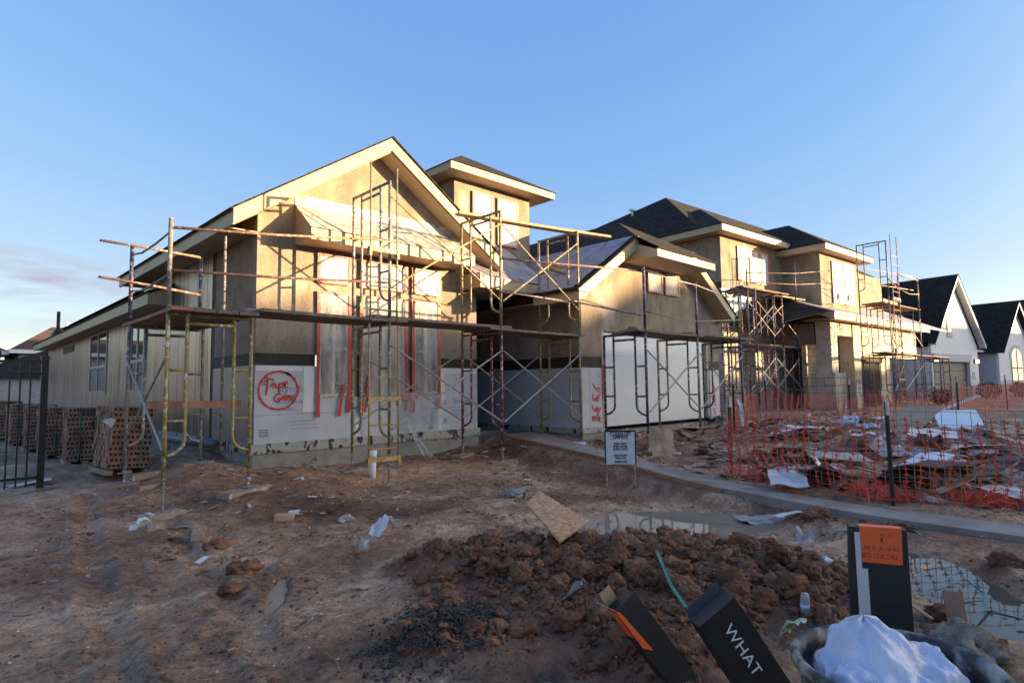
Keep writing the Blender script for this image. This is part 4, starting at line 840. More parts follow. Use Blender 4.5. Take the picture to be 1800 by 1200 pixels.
# garage scaffold
S = Thing('scaffold', 'low scaffold with blue and yellow frames before the white garage door', 'scaffold', (12, 7, .3), group='scaffolds')
HX = (9.97, 12.0, 14.1); yS, yW = 6.5, 7.5; z0, zm = .62, 2.58
for i, x in enumerate(HX):
    frame(S, (x, yW), (x, yS), z0, zm-z0, [blue, olive, blue][i], inner=.24); jack(S, x, yS, z0); jack(S, x, yW, z0); post(S, x, yS, zm, [3.86, 3.80, 3.76][i], [blue, blue, olive][i])
for i in (0, 1):
    xa, xb = HX[i]+.02, HX[i+1]-.02
    for (za, zb) in ((z0+.4, z0+1.6), (z0+1.6, z0+.4)): brace(S, (xa, yS-.03-.01*(za < zb), za), (xb, yS-.03-.01*(za < zb), zb))
rail(S, [(9.97, yS-.03, 3.80), (11, yS-.03, 3.73), (12, yS-.03, 3.72), (13.3, yS-.03, 3.60), (14.15, yS-.03, 3.64)], grey, r=.013); rail(S, [(9.97, yS-.03, 2.98), (11, yS-.03, 2.93), (12, yS-.03, 2.92), (14.1, yS-.03, 3.1)], grey, r=.013)
G = 'planks of the garage scaffold deck'
LB = [('outer left plank on the scaffold before the garage door', 9.7, 12.3, 6.62), ('inner left plank on the scaffold before the garage door', 9.85, 12.2, 6.90), ('outer right plank on the scaffold before the garage door', 11.8, 14.9, 6.64), ('inner right plank on the scaffold before the garage door', 11.7, 15.3, 6.92), ('plank nearest the garage wall on the garage scaffold', 10.0, 14.6, 7.2)]
for i, (lb, xa, xb, y) in enumerate(LB): plank(lb, (xa, y, zm+.035+(.045 if 2 <= i < 4 else 0)), (xb, y, zm+.035+(.045 if 2 <= i < 4 else 0)), .26, .044, plank_m, G)
plank('short red brown board lying on the left end of the garage scaffold', (9.8, 6.7, zm+.09), (10.6, 6.9, zm+.09), .16, .05, plank_w)
# boards under the feet
pad('thick mud spattered board under the nearest yellow scaffold leg at left', 2.05, 8.18, .24, .5, 12)
pad('long board under the right yellow leg of the corner tower', 3.0, 8.15, .24, .62, 20); pad('board under the far left leg of the corner tower by the brick pallets', 2.0, 10.25, .26, .5, -25); pad('spare board lying beside the far left tower leg', 2.42, 10.45, .2, .6, 25)
pad('board under the back right leg of the corner tower', 3.05, 10.3, .22, .5, 15); pad('board under the wall side leg left of the ladder', 5.12, 9.1, .2, .5, 8); pad('board under the red wall side leg right of the windows', 7.5, 9.1, .22, .6, 25); pad('board under the red street side leg before the entry', 7.5, 7.98, .26, .5, -20)
pad('pale board under the street side leg before the garage door middle', 12, 6.45, .3, .6, 10, osb)

# ------------------------------------------------------------------ second house
R2 = -4.5
H2 = Thing('unfinished_house', 'larger unfinished two storey house with dark roof, stone porch columns and scaffolds', 'house', (21, 12, .5), R2)
UX0, UX1, UY, UZ = 21.1, 26.2, 12.5, 7.42
b = MB(); b.box(UX0, 38, UY, 26, 4.0, 7.4).box(26.2, 30.1, 10.9, UY-.002, 4.3, 7.1); b.build('upper_wall', stucco, H2)
b = MB(); b.box(UX0, 24.4, UY-.002, UY+.2, .4, 3.998); b.box(24.4, 38, UY, 26, .4, 3.998); b.box(UX0, UX0+.2, UY+.2, 26, .4, 3.998); b.build('stone_wall', lime_stone, H2)
b = MB(); b.box(UX0-.01, UX1, UY-.012, UY-.003, 4.02, 5.3); b.box(UX0-.012, UX0-.002, UY, 16, 4.02, 5.3); b.build('white_wrap', vinyl, H2)
b = MB(); b.box(UX0-.016, UX0-.013, UY, 15, 5.3, 5.55); b.build('felt_strip', felt_band, H2)
def eave_box(ex0, ex1, ey0, ey1, zt, h=.24):
    f = MB(); f.box(ex0, ex1, ey0, ey0+.04, zt-h, zt); f.box(ex0, ex0+.04, ey0+.04, ey1, zt-h, zt); f.box(ex1-.04, ex1, ey0+.04, ey1, zt-h, zt); f.build('fascia', cream if ey0 < 13 else offwhite, H2)
    MB().box(ex0+.04, ex1-.04, ey0+.04, ey1, zt-h+.02, zt-h+.04).build('soffit', soffit_m, H2)
eave_box(20.45, 26.75, 12.0, 26, 7.64); eave_box(25.65, 30.8, 10.4, 13.5, 7.34); 
def hip(x0, x1, y0, y1, z, ridge, zr):
    (ax, ay), (bx, by) = ridge; e = .05
    b = MB(); b.add([(x0-e, y0-e, z), (x1+e, y0-e, z), (x1+e, y1+e, z), (x0-e, y1+e, z), (ax, ay, zr), (bx, by, zr)],
                    [(0, 1, 5, 4), (1, 2, 5), (2, 3, 4, 5), (3, 0, 4), (3, 2, 1, 0)] if abs(ax-bx) > .01 else [(0, 1, 4), (1, 2, 5, 4), (2, 3, 5), (3, 0, 4, 5), (3, 2, 1, 0)])
    b.build('roof', shingle, H2)
hip(20.45, 38.5, 13.0, 28, 7.645, ((23.7, 16.8), (33, 16.8)), 10.5); hip(20.46, 26.75, 12.0, 22, 7.65, ((23.6, 14.9), (23.6, 19)), 9.45); hip(25.65, 30.8, 10.4, 18, 7.35, ((28.25, 13.1), (28.25, 17)), 9.08)
b = MB(); b.tube([(22.9, 18.2, 9.6), (22.9, 18.2, 10.1)], .05); b.box(22.8, 23.05, 18.1, 18.3, 10.02, 10.12); b.build('roof_vent', offwhite, H2)
def win2(x0, x1, z0, z1, y): window(H2, x0, x1, z0, z1, y, film=plastic_hi, tape=pink_tape, tw=.07)
for x0, x1 in ((22.35, 23.1), (23.3, 24.0), (24.15, 24.8)): win2(x0, x1, 5.75, 7.1, UY)
for x0, x1 in ((27.35, 28.4), (28.6, 29.6)): win2(x0, x1, 5.05, 6.85, 10.9)
for (xc, zc) in ((27.9, 5.35), (29.0, 5.4)):                      # torn film
    MB().poly([(xc-.25, 10.80, zc-.2), (xc+.15, 10.80, zc-.15), (xc+.3, 10.80, zc+.1), (xc+.02, 10.80, zc+.05), (xc-.1, 10.80, zc+.35)]).build('torn_film_hole', glass, H2)
# porch
PX, PY = 24.75, 10.0
b = MB(); f0, f1, fy = 24.15, 35.5, 9.6
b.box(f0, f1, fy, fy+.05, 4.0, 4.26); b.prism([(f0, fy+.05, 4.0), (f0, fy+.05, 4.26), (f0, UY-.01, 5.3), (f0, UY-.01, 5.0)], (.05, 0, 0)); b.build('porch_fascia', cream, H2)
r = MB(); slab(r, [(f0-.03, fy-.04, 4.30), (f1, fy-.04, 4.30), (f1, UY-.01, 5.36), (f0-.03, UY-.01, 5.36)], .04); r.build('porch_roof', dirty_sheet, H2)
MB().box(f0+.05, f1, fy+.05, 10.85, 4.02, 4.04).build('porch_soffit', soffit_m, H2)
c = MB(); c.box(PX+.04, PX+.62, PY+.04, PY+.62, .5, 4.0); c.build('porch_column', lime_plain, H2)
c = MB(); c.box(PX-.18, PX+.80, PY-.14, PY+.8, .3, 1.92); c.build('column_base', lime_stone, H2)
c = MB(); c.box(PX+.62, 27.0, PY+.06, PY+.5, 3.45, 3.999); c.box(26.95, 27.65, PY+.03, PY+.6, .3, 3.998); c.box(27.65, 35, PY+.1, PY+.3, 2.65, 3.997); c.build('porch_beam', lime_plain, H2)
c = MB(); c.box(25.4, 34.9, 11.3, 11.5, .3, 3.96); c.build('porch_back_wall', lime_stone, H2)
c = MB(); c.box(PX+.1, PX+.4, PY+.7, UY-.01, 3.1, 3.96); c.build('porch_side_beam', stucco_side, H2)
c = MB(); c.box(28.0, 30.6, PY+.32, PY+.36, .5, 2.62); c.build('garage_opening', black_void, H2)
c = MB(); c.box(22.6, 23.6, UY-.03, UY-.006, .6, 2.9); c.build('side_door', pm('olive grey door', (.20, .17, .12), (.25, .21, .15), 3, .6), H2)
b = MB(); b.box(20.9, 35.6, 9.5, 12.4, .1, .46); b.build('porch_slab', concrete, H2)
# roof plane between the houses' upper blocks and a dark lean-to
r = MB(); slab(r, [(24.0, UY-.02, 5.34), (24.0, 9.75, 4.32), (21.5, 11.4, 3.6), (21.5, UY-.02, 3.9)], .03); r.build('side_roof', shingle, H2)
r = MB(); slab(r, [(30.4, 10.0, 4.35), (40, 10.0, 4.35), (40, 14, 6.2), (30.4, 14, 6.2)], .05); r.build('right_roof', dirty_sheet, H2)

def rot_frame_set(S, xs, ys, yw, levels, mats, guard):
    for i, x in enumerate(xs):
        for j, (za, zb) in enumerate(levels): frame(S, (x, yw), (x, ys), za, zb-za, mats[(i+j) % len(mats)], inner=.25, r=.024)
        for y in (ys, yw): MB().tube([(x, y, .3), (x, y, levels[0][0])], .018).build('base_jack', grey, S)
        if guard[i]: post(S, x, ys, levels[-1][1], guard[i], mats[i % len(mats)])
    for i in range(len(xs)-1):
        for (za, zb) in levels:
            brace(S, (xs[i], ys-.03, za+.4), (xs[i+1], ys-.03, zb-.4)); brace(S, (xs[i], ys-.045, zb-.4), (xs[i+1], ys-.045, za+.4))
S = Thing('scaffold', 'blue and red scaffold left of the stone porch of the second house', 'scaffold', (22.1, 11.4, .5), R2, 'scaffolds')
rot_frame_set(S, (20.25, 22.1, 24.05), 11.0, 12.05, [(.95, 2.92), (2.93, 4.88)], [blue, redp, blue], [5.7, 0, 6.35])
rail(S, [(20.25, 10.97, 5.55), (24.05, 10.97, 5.95), (27, 9.6, 6.3), (29.9, 8.6, 6.1)], rusty); rail(S, [(20.25, 10.97, 5.2), (24.05, 10.97, 5.5), (27, 9.6, 5.7), (29.9, 8.6, 5.5)], rusty)
S = Thing('scaffold', 'narrow red framed scaffold standing close to the right wall of the garage', 'scaffold', (17.9, 8.8, .4), R2, 'scaffolds')
rot_frame_set(S, (17.6, 19.3), 9.3, 10.3, [(.9, 2.7), (2.71, 4.5)], [redp, grey], [0, 0])
G = 'planks of the second house scaffolds'
for k, (lb, p, q) in enumerate([('upper deck plank before the triple window of the second house', (19.6, 11.15, 4.95), (24.9, 11.15, 4.95)), ('upper deck plank behind the front one at the triple window', (19.8, 11.45, 4.95), (24.6, 11.45, 4.95)), ('upper deck plank nearest the triple window wall', (20.0, 11.75, 4.95), (24.3, 11.75, 4.95)),
                                ('lower deck plank left of the stone porch column', (21.8, 11.15, 2.98), (24.4, 11.15, 2.98)), ('lower deck plank behind the one left of the stone porch', (21.8, 11.45, 2.98), (24.4, 11.45, 2.98)), ('low plank beside the right wall of the garage', (17.2, 9.5, 2.76), (20.2, 9.5, 2.76)), ('upper plank beside the right wall of the garage', (17.2, 9.6, 4.56), (20.2, 9.6, 4.56))]):
    plank(lb, p, q, .27, .05, lumber_x if k == 0 else plank_m, G, rot=R2)
S = Thing('scaffold', 'tallest scaffold, three lifts of dark frames right of the stone porch', 'scaffold', (28, 9, .5), R2, 'scaffolds')
rot_frame_set(S, (26.37, 27.5, 29.9), 8.43, 9.5, [(.75, 2.64), (2.65, 4.6)], [blue, pink_steel, blue], [0, 5.95, 6.0])
frame(S, (26.37, 9.5), (26.37, 8.43), 4.9, 2.25, blue, inner=.25, r=.024)
for y in (8.43, 9.5): post(S, 26.37, y, 4.6, 4.92, blue)
rail(S, [(27.5, 8.4, 5.9), (29.9, 8.4, 5.9)], rusty); rail(S, [(27.5, 8.4, 5.3), (28.7, 8.4, 5.2), (29.9, 8.4, 5.3)], rusty); rail(S, [(26.37, 8.4, 5.6), (27.5, 8.4, 5.25)], rusty)
frame(S, (32.2, 9.4), (32.2, 8.4), .75, 1.85, blue, inner=.25); frame(S, (33.6, 9.4), (33.6, 8.4), .75, 1.85, blue, inner=.25)
for k, (lb, p, q) in enumerate([('upper outer plank on the tallest scaffold', (26.0, 8.6, 4.66), (30.2, 8.6, 4.66)), ('upper middle plank on the tallest scaffold', (26.0, 8.9, 4.66), (30.2, 8.9, 4.66)), ('upper inner plank on the tallest scaffold', (26.1, 9.2, 4.66), (30.1, 9.2, 4.66)), ('lower outer plank on the tallest scaffold, reaching to the right', (26.0, 8.6, 2.70), (33.9, 8.6, 2.66)), ('lower inner plank on the tallest scaffold', (26.1, 8.95, 2.70), (30.4, 8.95, 2.70)), ('short plank tilted on edge upon the upper deck of the tallest scaffold', (27.4, 9.0, 4.85), (29.0, 9.0, 4.80))]):
    plank(lb, p, q, .27, .05, lumber_x if k in (2, 5) else plank_m, 'planks of the tallest scaffold', rot=R2, up=(0, 1, .2) if k == 5 else (0, 0, 1))
ladder('yellow ladder on the lowest lift of the tallest scaffold, over the wire mesh', 26.35, 27.1, 8.25, .75, 2.7, ladder_m, rot=R2, rungs=.33); ladder('long pinkish ladder rising above the second yellow one on the tallest scaffold', 26.35, 27.05, 8.27, 2.75, 7.35, pink_steel, rot=R2, rungs=.36)
# ------------------------------------------------------------------ third house, white with steep gables
R3 = -10
H3 = Thing('finished_house', 'white painted brick house with two steep gables, dark roof and lit porch lamp', 'house', (48.6, 16.8, .5), R3)
WY = 16.8
b = MB(); b.prism([(44.6, WY, .4), (44.9, WY, .4), (44.9, WY, 2.86), (50.85, WY, 2.86), (50.85, WY, .4), (52.4, WY, .4), (52.4, WY, 4.0), (48.6, WY, 8.45), (44.6, WY, 3.8)], (0, .2, 0)); b.box(52.2, 52.4, WY+.2, 30, .4, 4); b.box(44.6, 44.8, WY+.2, 30, .4, 3.8)
b.prism([(58.9, 17.5, .3), (67, 17.5, .3), (67, 17.5, 4), (62.95, 17.5, 7.9), (58.9, 17.5, 3.8)], (0, .2, 0)); b.build('white_brick_wall', white_brick, H3)
b = MB(); b.box(52.4, 58.9, 19, 19.2, .3, 4.0); b.box(58.9, 59.1, 17.7, 30, .3, 4); b.build('grey_wing_wall', grey_board, H3); MB().box(36, 44.6, 18.8, 19, .4, 3.7).build('grey_wing_wall', grey_board, H3)
b = MB(); b.box(44.55, 44.95, WY-.1, WY-.002, .3, 1.2); b.box(50.8, 52.45, WY-.1, WY-.002, .3, 1.2); b.box(52.45, 58.8, 18.9, 18.99, .3, 1.2); b.box(58.85, 67, 17.4, 17.49, .3, 1.25); b.box(36, 44.5, 18.7, 18.79, .3, 1.3); b.build('stone_plinth', river_stone, H3)
b = MB(); b.box(44.7, 51.0, WY-.12, WY-.01, 2.87, 3.38); b.build('door_lintel', grey_board, H3)
gd = MB()
for k in range(4): gd.box(44.95, 50.8, WY+.22, WY+.26, .45+k*.6, .45+k*.6+.585)
gd.build('garage_door', pm('taupe garage door', (.09, .08, .068), (.12, .108, .094), 2, .5), H3)
rf = lambda x, xc, zr, k: zr-k*abs(x-xc)
r = MB(); k3 = (8.9-4.15)/4.28
slab(r, [(44.25, WY-.45, 4.1), (48.6, WY-.45, 8.93), (48.6, 30, 8.93), (44.25, 30, 4.1)], .05); slab(r, [(48.6, WY-.45, 8.93), (52.95, WY-.45, 4.1), (52.95, 30, 4.1), (48.6, 30, 8.93)], .05)
slab(r, [(36, 18.3, 3.75), (48, 18.3, 3.75), (48, 24, 8.6), (36, 24, 8.6)], .05); slab(r, [(52, 18.5, 4.05), (63, 18.5, 4.05), (63, 24.5, 8.2), (52, 24.5, 8.2)], .05)
slab(r, [(58.5, 17.0, 3.75), (62.95, 17.0, 8.15), (62.95, 28, 8.15), (58.5, 28, 3.75)], .05); slab(r, [(62.95, 17.0, 8.15), (67.4, 17.0, 3.75), (67.4, 28, 3.75), (62.95, 28, 8.15)], .05)
r.build('roof', shingle, H3)
f = MB(); rake(f, (44.3, WY-.42, 4.1), (48.6, WY-.42, 8.87), .26); rake(f, (48.6, WY-.42, 8.87), (52.9, WY-.42, 4.1), .26); rake(f, (58.55, 17.04, 3.75), (62.95, 17.04, 8.09), .24); rake(f, (62.95, 17.04, 8.09), (67.35, 17.04, 3.75), .24)
f.box(52.9, 58.6, 18.35, 18.45, 3.82, 4.0); f.box(36, 44.3, 18.2, 18.3, 3.5, 3.7); f.tube([(58.7, 18.3, 3.9), (58.7, 18.9, 3.6), (58.7, 18.9, .6)], .07); f.build('white_trim', offwhite, H3)
s = MB(); s.prism([(44.34, WY-.38, 3.9), (48.6, WY-.38, 8.6), (48.6, WY-.003, 8.6), (44.34, WY-.003, 3.9)], (0, 0, .03)); s.prism([(48.6, WY-.38, 8.6), (52.86, WY-.38, 3.9), (52.86, WY-.003, 3.9), (48.6, WY-.003, 8.6)], (0, 0, .03)); s.build('soffit', grey_board, H3)
fo = MB(); fo.box(47.25, 48.0, WY-.05, WY-.001, 4.8, 6.4); fo.box(47.15, 48.1, WY-.08, WY-.002, 6.4, 6.75); fo.box(47.2, 48.05, WY-.07, WY-.003, 4.55, 4.75); fo = fo.build('window', grey_board, H3); MB().box(47.34, 47.9, WY-.06, WY-.05, 4.88, 6.33).build('pane', glass, (fo, H3))
arch = lambda x0, x1, z0, z1, rise, y: [(x0, y, z0), (x1, y, z0), (x1, y, z1)]+[((x0+x1)/2+(x1-x0)/2*math.cos(t), y, z1+rise*math.sin(t)) for t in np.linspace(.2, math.pi-.2, 9)]+[(x0, y, z1)]
fo = MB(); fo.prism(arch(61.3, 64.3, 3.3, 3.5, 1.0, 17.46), (0, .04, 0)); fo = fo.build('window', grey_board, H3); MB().prism(arch(61.6, 64.0, 1.3, 3.5, .7, 17.44), (0, .06, 0)).build('pane', glass, (fo, H3))
m = MB(); m.box(62.75, 62.85, 17.42, 17.44, 1.3, 4.15); m.box(61.6, 64, 17.425, 17.439, 2.5, 2.6); m.build('window_bar', ink, (fo, H3))
lamp_e = bpy.data.materials.new('lit lamp glass'); lamp_e.use_nodes = True; _b = lamp_e.node_tree.nodes['Principled BSDF']; _b.inputs['Emission Color'].default_value = (1, .8, .55, 1); _b.inputs['Emission Strength'].default_value = 1.6
for x in (44.72, 51.55):
    l = MB(); l.box(x-.09, x+.09, WY-.34, WY-.13, 2.72, 2.78); l.box(x-.1, x+.1, WY-.35, WY-.12, 3.05, 3.1); l.box(x-.02, x+.02, WY-.13, WY-.003, 2.74, 3.09); lo_ = l.build('porch_lamp', ink, H3); MB().box(x-.07, x+.07, WY-.32, WY-.15, 2.78, 3.05).build('lamp_glass', lamp_e, (lo_, H3))
MB().box(51.2, 51.65, WY-.03, WY-.004, 1.6, 2.2).build('number_plaque', grey_board, H3)
H4 = Thing('finished_house', 'farthest house, only its dark roof and grey gable showing at the right edge', 'house', (84, 16, .5), R3)
b = MB(); b.prism([(70.5, 20, .3), (84, 20, .3), (84, 20, 5), (77, 20, 9.2), (70.5, 20, 5)], (0, 10, 0)); b.build('wall', grey_board, H4)
r = MB(); slab(r, [(69.8, 19.3, 4.9), (77, 19.3, 9.7), (77, 30, 9.7), (69.8, 30, 4.9)], .06); slab(r, [(77, 19.3, 9.7), (84.5, 19.3, 4.9), (84.5, 30, 4.9), (77, 30, 9.7)], .06); r.build('roof', shingle, H4)
# ------------------------------------------------------------------ houses behind at the left
def far_house(label, x0, x1, y0, y1, ze, zr, wallm, roofm, ridge):
    t = Thing('house', label, 'house', ((x0+x1)/2, (y0+y1)/2, .2))
    w = MB(); w.box(x0, x1, y0, y1, 0, ze); w.build('wall', wallm, t)
    r = MB(); e = .5; (ax, ay), (bx, by) = ridge
    r.add([(x0-e, y0-e, ze), (x1+e, y0-e, ze), (x1+e, y1+e, ze), (x0-e, y1+e, ze), (ax, ay, zr), (bx, by, zr)], [(0, 1, 5, 4), (1, 2, 5), (2, 3, 4, 5), (3, 0, 4), (3, 2, 1, 0)]); r.build('roof', roofm, t)
    f = MB(); f.box(x0-e, x1+e, y0-e-.05, y0-e, ze-.25, ze-.01); f.box(x0-e-.05, x0-e, y0-e, y1+e, ze-.25, ze-.01); f.build('fascia', offwhite, t)
    fo = MB(); fo.box(x0+.8, x0+1.6, y0-.06, y0-.002, 1.0, 2.6); fo = fo.build('window', offwhite, t); MB().box(x0+.88, x0+1.52, y0-.07, y0-.061, 1.08, 2.52).build('pane', glass, (fo, t))
    return t
blue_brick = blocks('blue grey brick', (.30, .30, .32), (.36, .36, .38), (.40, .40, .40), .24, .085, .01)  # blue grey brick tone with paler mortar
far_house('back left house with long brown roof and pale brick wall beyond the black gate', -12, 3.0, 50, 62, 4.2, 5.65, blue_brick, brown_roof, ((-8, 56), (1.5, 56)))
t = far_house('back house with brown hip roof and white vent pipes peeking over the low wing', 4.0, 18, 49.5, 60, 4.3, 6.3, blue_brick, brown_roof, ((6.2, 54.5), (13, 54.5)))
v = MB(); v.tube([(6.9, 53, 5.6), (6.9, 53, 6.6)], .09); v.tube([(6.2, 52.5, 5.3), (6.2, 52.5, 5.7)], .09); v.tube([(6.2, 52.5, 5.35), (6.9, 53, 5.65)], .02); v.build('vent_pipe', pvc, t)
t = Thing('low_house', 'low navy roofed building showing behind the black gate', 'house', (4, 44, 0)); w = MB(); w.box(1.2, 9, 42, 47, 0, 2.4); w.build('wall', blue_brick, t); r = MB(); r.add([(.8, 41.6, 2.4), (9.4, 41.6, 2.4), (9.4, 47.4, 2.4), (.8, 47.4, 2.4), (5.0, 44.5, 4.1), (7, 44.5, 4.1)], [(0, 1, 5, 4), (1, 2, 5), (2, 3, 4, 5), (3, 0, 4), (3, 2, 1, 0)]); r.build('roof', shingle, t)
# ------------------------------------------------------------------ houses across the street, behind the camera: they shade the yard
def street_house(label, x0, x1, y0, y1, ze, zr, inset):
    t = Thing('house', label, 'house', ((x0+x1)/2, y1, 0))
    w = MB(); w.box(x0, x1, y0, y1, -.5, ze); w.build('wall', grey_board, t); r = MB(); yc = (y0+y1)/2
    r.add([(x0-.5, y0-.5, ze), (x1+.5, y0-.5, ze), (x1+.5, y1+.5, ze), (x0-.5, y1+.5, ze), (x0+inset, yc, zr), (x1-inset, yc, zr)], [(0, 1, 5, 4), (1, 2, 5), (2, 3, 4, 5), (3, 0, 4), (3, 2, 1, 0)]); r.build('roof', brown_roof, t)
    for x in np.arange(x0+2, x1-2, 4):
        fo = MB().box(x, x+1.2, y1+.002, y1+.05, 1, 2.6).build('window', offwhite, t); MB().box(x+.1, x+1.1, y1+.051, y1+.06, 1.1, 2.5).build('pane', glass, (fo, t))
street_house('long house across the street behind the camera, leftmost', -30, 8, -40, -27, 6.0, 9.3, 6)
street_house('house across the street behind the camera, second from left', 10, 49.6, -39, -28, 6.2, 8.8, 1.2)
street_house('tall house across the street behind the camera, third from left', 49.9, 57.5, -38, -29, 7.4, 10.0, 2.6)
street_house('low house across the street behind the camera, fourth from left', 60, 76, -38, -28, 4.6, 7.75, 3)
street_house('big house across the street behind the camera, rightmost', 79, 125, -42, -28, 7.5, 11.2, 5)
# ------------------------------------------------------------------ walk from the door to the street
near = [(8.95, 9.6, .49), (8.92, 9.3, .48), (7.95, 6.2, .38), (7.42, 4.4, .25), (7.34, 3.7, .19), (7.2, 2.5, .14), (7.15, 1.8, .12), (7.2, .7, .10), (7.3, -3, .08)]
farp = [(10.0, 9.6, .49), (9.84, 9.1, .48), (8.52, 6.5, .38), (8.08, 4.7, .25), (7.92, 4.0, .19), (7.76, 2.9, .14), (7.68, 2.1, .12), (7.78, .8, .10), (7.9, -3, .08)]
w = MB(); n = len(near)
vs = [(x, y, z+.03) for x, y, z in near]+[(x, y, z+.03) for x, y, z in farp]+[(x, y, z-.2) for x, y, z in near]+[(x, y, z-.2) for x, y, z in farp]
fs = [(i, n+i, n+i+1, i+1) for i in range(n-1)]+[(2*n+i, i, i+1, 2*n+i+1) for i in range(n-1)]+[(n+i, 3*n+i, 3*n+i+1, n+i+1) for i in range(n-1)]+[(0, 2*n, 3*n, n)]
w.add(vs, fs); po = w.build('path', pm('muddied concrete walk', (.19, .16, .135), (.29, .26, .225), 2.2, .85, bump=.2, bscale=25, spot=(.17, .115, .08), spot_scale=2.5, spot_at=.55, spot_w=.1)); po['kind'] = 'structure'
def side_board(pts, off, w_, h): 
    mb = MB()
    for p, q in zip(pts[:-1], pts[1:]): mb.beam((p[0]-off, p[1], p[2]-.015), (q[0]-off, q[1], q[2]-.015), w_, h)
    return mb
tag(side_board(near[1:5], .03, .04, .085).build('form_board', plank_w, loc=near[3]), 'red brown form board edging the near side of the concrete walk', 'board')
# ------------------------------------------------------------------ black metal fence end at the left
GT = Thing('metal_fence', 'black metal picket fence panel with square posts at the left edge', 'fence', (1.0, 11.9, 0))
for x, h in ((1.29, 2.10), (.70, 2.16), (-.9, 2.2)):
    m = MB(); m.box(x-.045, x+.045, 11.855, 11.945, -.1, h); m.box(x-.055, x+.055, 11.845, 11.955, h-.03, h+.02); m.build('post', black_metal, GT)
for z in (2.03, 1.84, .24): MB().box(.745, 1.245, 11.88, 11.92, z-.02, z+.02).build('rail', black_metal, GT); MB().box(-.855, .655, 11.88, 11.92, z-.02, z+.02).build('rail', black_metal, GT)
for x in (.87, .995, 1.12, .5, .37, .24, .1, -.04): MB().box(x-.011, x+.011, 11.887, 11.913, .1, 2.0).build('picket', black_metal, GT)
# ------------------------------------------------------------------ brick cubes strapped beside the wall
def brick_mesh():
    mb = MB(); nxx, nyy, nzz = 3, 9, 11; bx, by, bz = .205, .105, .089; rr = np.random.default_rng(3)
    for k in range(nzz):
        for j in range(nyy):
            for i in range(nxx):
                if k == nzz-1 and rr.random() < .18: continue
                ox, oy = rr.uniform(-.022, .022), rr.uniform(-.014, .010); X0 = -nxx*bx/2+i*bx+ox; Y0 = -nyy*by/2+j*by+oy; Z0 = .1+k*bz
                mb.mat(brick_c).box(X0+.003, X0+bx-.003, Y0+.002, Y0+by-.002, Z0+.002, Z0+bz-.002)
                if j == 0:
                    for q in (.17, .5, .83):
                        xx = X0+bx*q; mb.mat(brick_hole).box(xx-.022, xx+.022, Y0+.0005, Y0+.01, Z0+.026, Z0+.066)
    return mb
pk = Thing('brick_pallet', 'x', 'bricks', (0, 0, 0)); bo = brick_mesh().build('bricks', None, pk)
m = MB()
for i in (-.28, 0, .28): m.box(i-.05, i+.05, -.5, .5, .0, .075)
m.build('pallet', pad_m, pk)
m = MB()
for x in (-.12, .14): m.tube([(x, -.49, .1), (x+.02, -.495, .6), (x, -.49, 1.09), (x, 0, 1.10), (x, .48, 1.085)], .009, 5)
m.build('strap', green_strap, pk)
spots = [(2.40, 12.2, 4, 3.5, 'nearest brick stack by the foil wall, tilted with green strap and white tag'), (2.30, 15.0, -3, 0, 'second brick stack behind the tilted one'), (2.10, 16.9, 2, 0, 'third brick stack, just right of the black fence post'), (2.02, 19.0, -2, 0, 'fourth brick stack, partly behind the black fence post'), (1.85, 21.0, 3, 0, 'fifth brick stack seen between the fence pickets'), (1.72, 23.4, -2, 0, 'sixth brick stack seen between the fence pickets'), (1.6, 26.0, 2, 0, 'farthest brick stack at the end of the row')]
for i, (x, y, rz, tilt, lab) in enumerate(spots):
    if i == 0: o = pk.o
    else:
        o = pk.o.copy(); COL.objects.link(o)
        for ch in list(pk.o.children):
            c2 = ch.copy(); COL.objects.link(c2); c2.parent = o
    o.location = (x, y, ground(x, y)-.02); o.rotation_euler = (0, R(tilt), R(rz)); o['label'] = lab; o['group'] = 'brick stacks along the side wall'
    if i == 0: o.scale = (1, 1, 1.04)
m = MB(); m.poly([(2.02, 11.66, 1.08), (2.14, 11.655, 1.12), (2.22, 11.65, 1.09), (2.17, 11.64, .96)]); m.prism([(2.02, 11.66, 1.08), (2.14, 11.655, 1.12), (2.22, 11.65, 1.09), (2.17, 11.64, .96)], (0, .004, 0)); tag(m.build('paper_tag', paper, loc=(2.1, 11.65, 1.05)), 'white torn tag on the nearest brick stack', 'tag')
m = MB(); m.tube([(3.62, 11.2, .62), (3.62, 14.2, .55)], .07, 10); tag(m.build('drain_pipe', pm('blue grey pipe', (.10, .11, .15), (.2, .19, .2), 5, .5), smooth=True, loc=(3.62, 12.5, .58)), 'blue grey plastic pipe lying along the foot of the side wall', 'pipe')
# white pipe stub by the ladder
p = on_ground(655, 838); T = Thing('vent_stub', 'short white plastic pipe standing upright at the foot of the orange yellow ladder', 'pipe', p)
m = MB(); m.tube([(p.x, p.y, p.z-.1), (p.x, p.y, p.z+.40)], .052, 14); m.build('pipe', pvc, T, smooth=True); m = MB(); m.tube([(p.x, p.y, p.z+.29), (p.x, p.y, p.z+.42)], .066, 14); m.build('coupling', pvc, T, smooth=True)
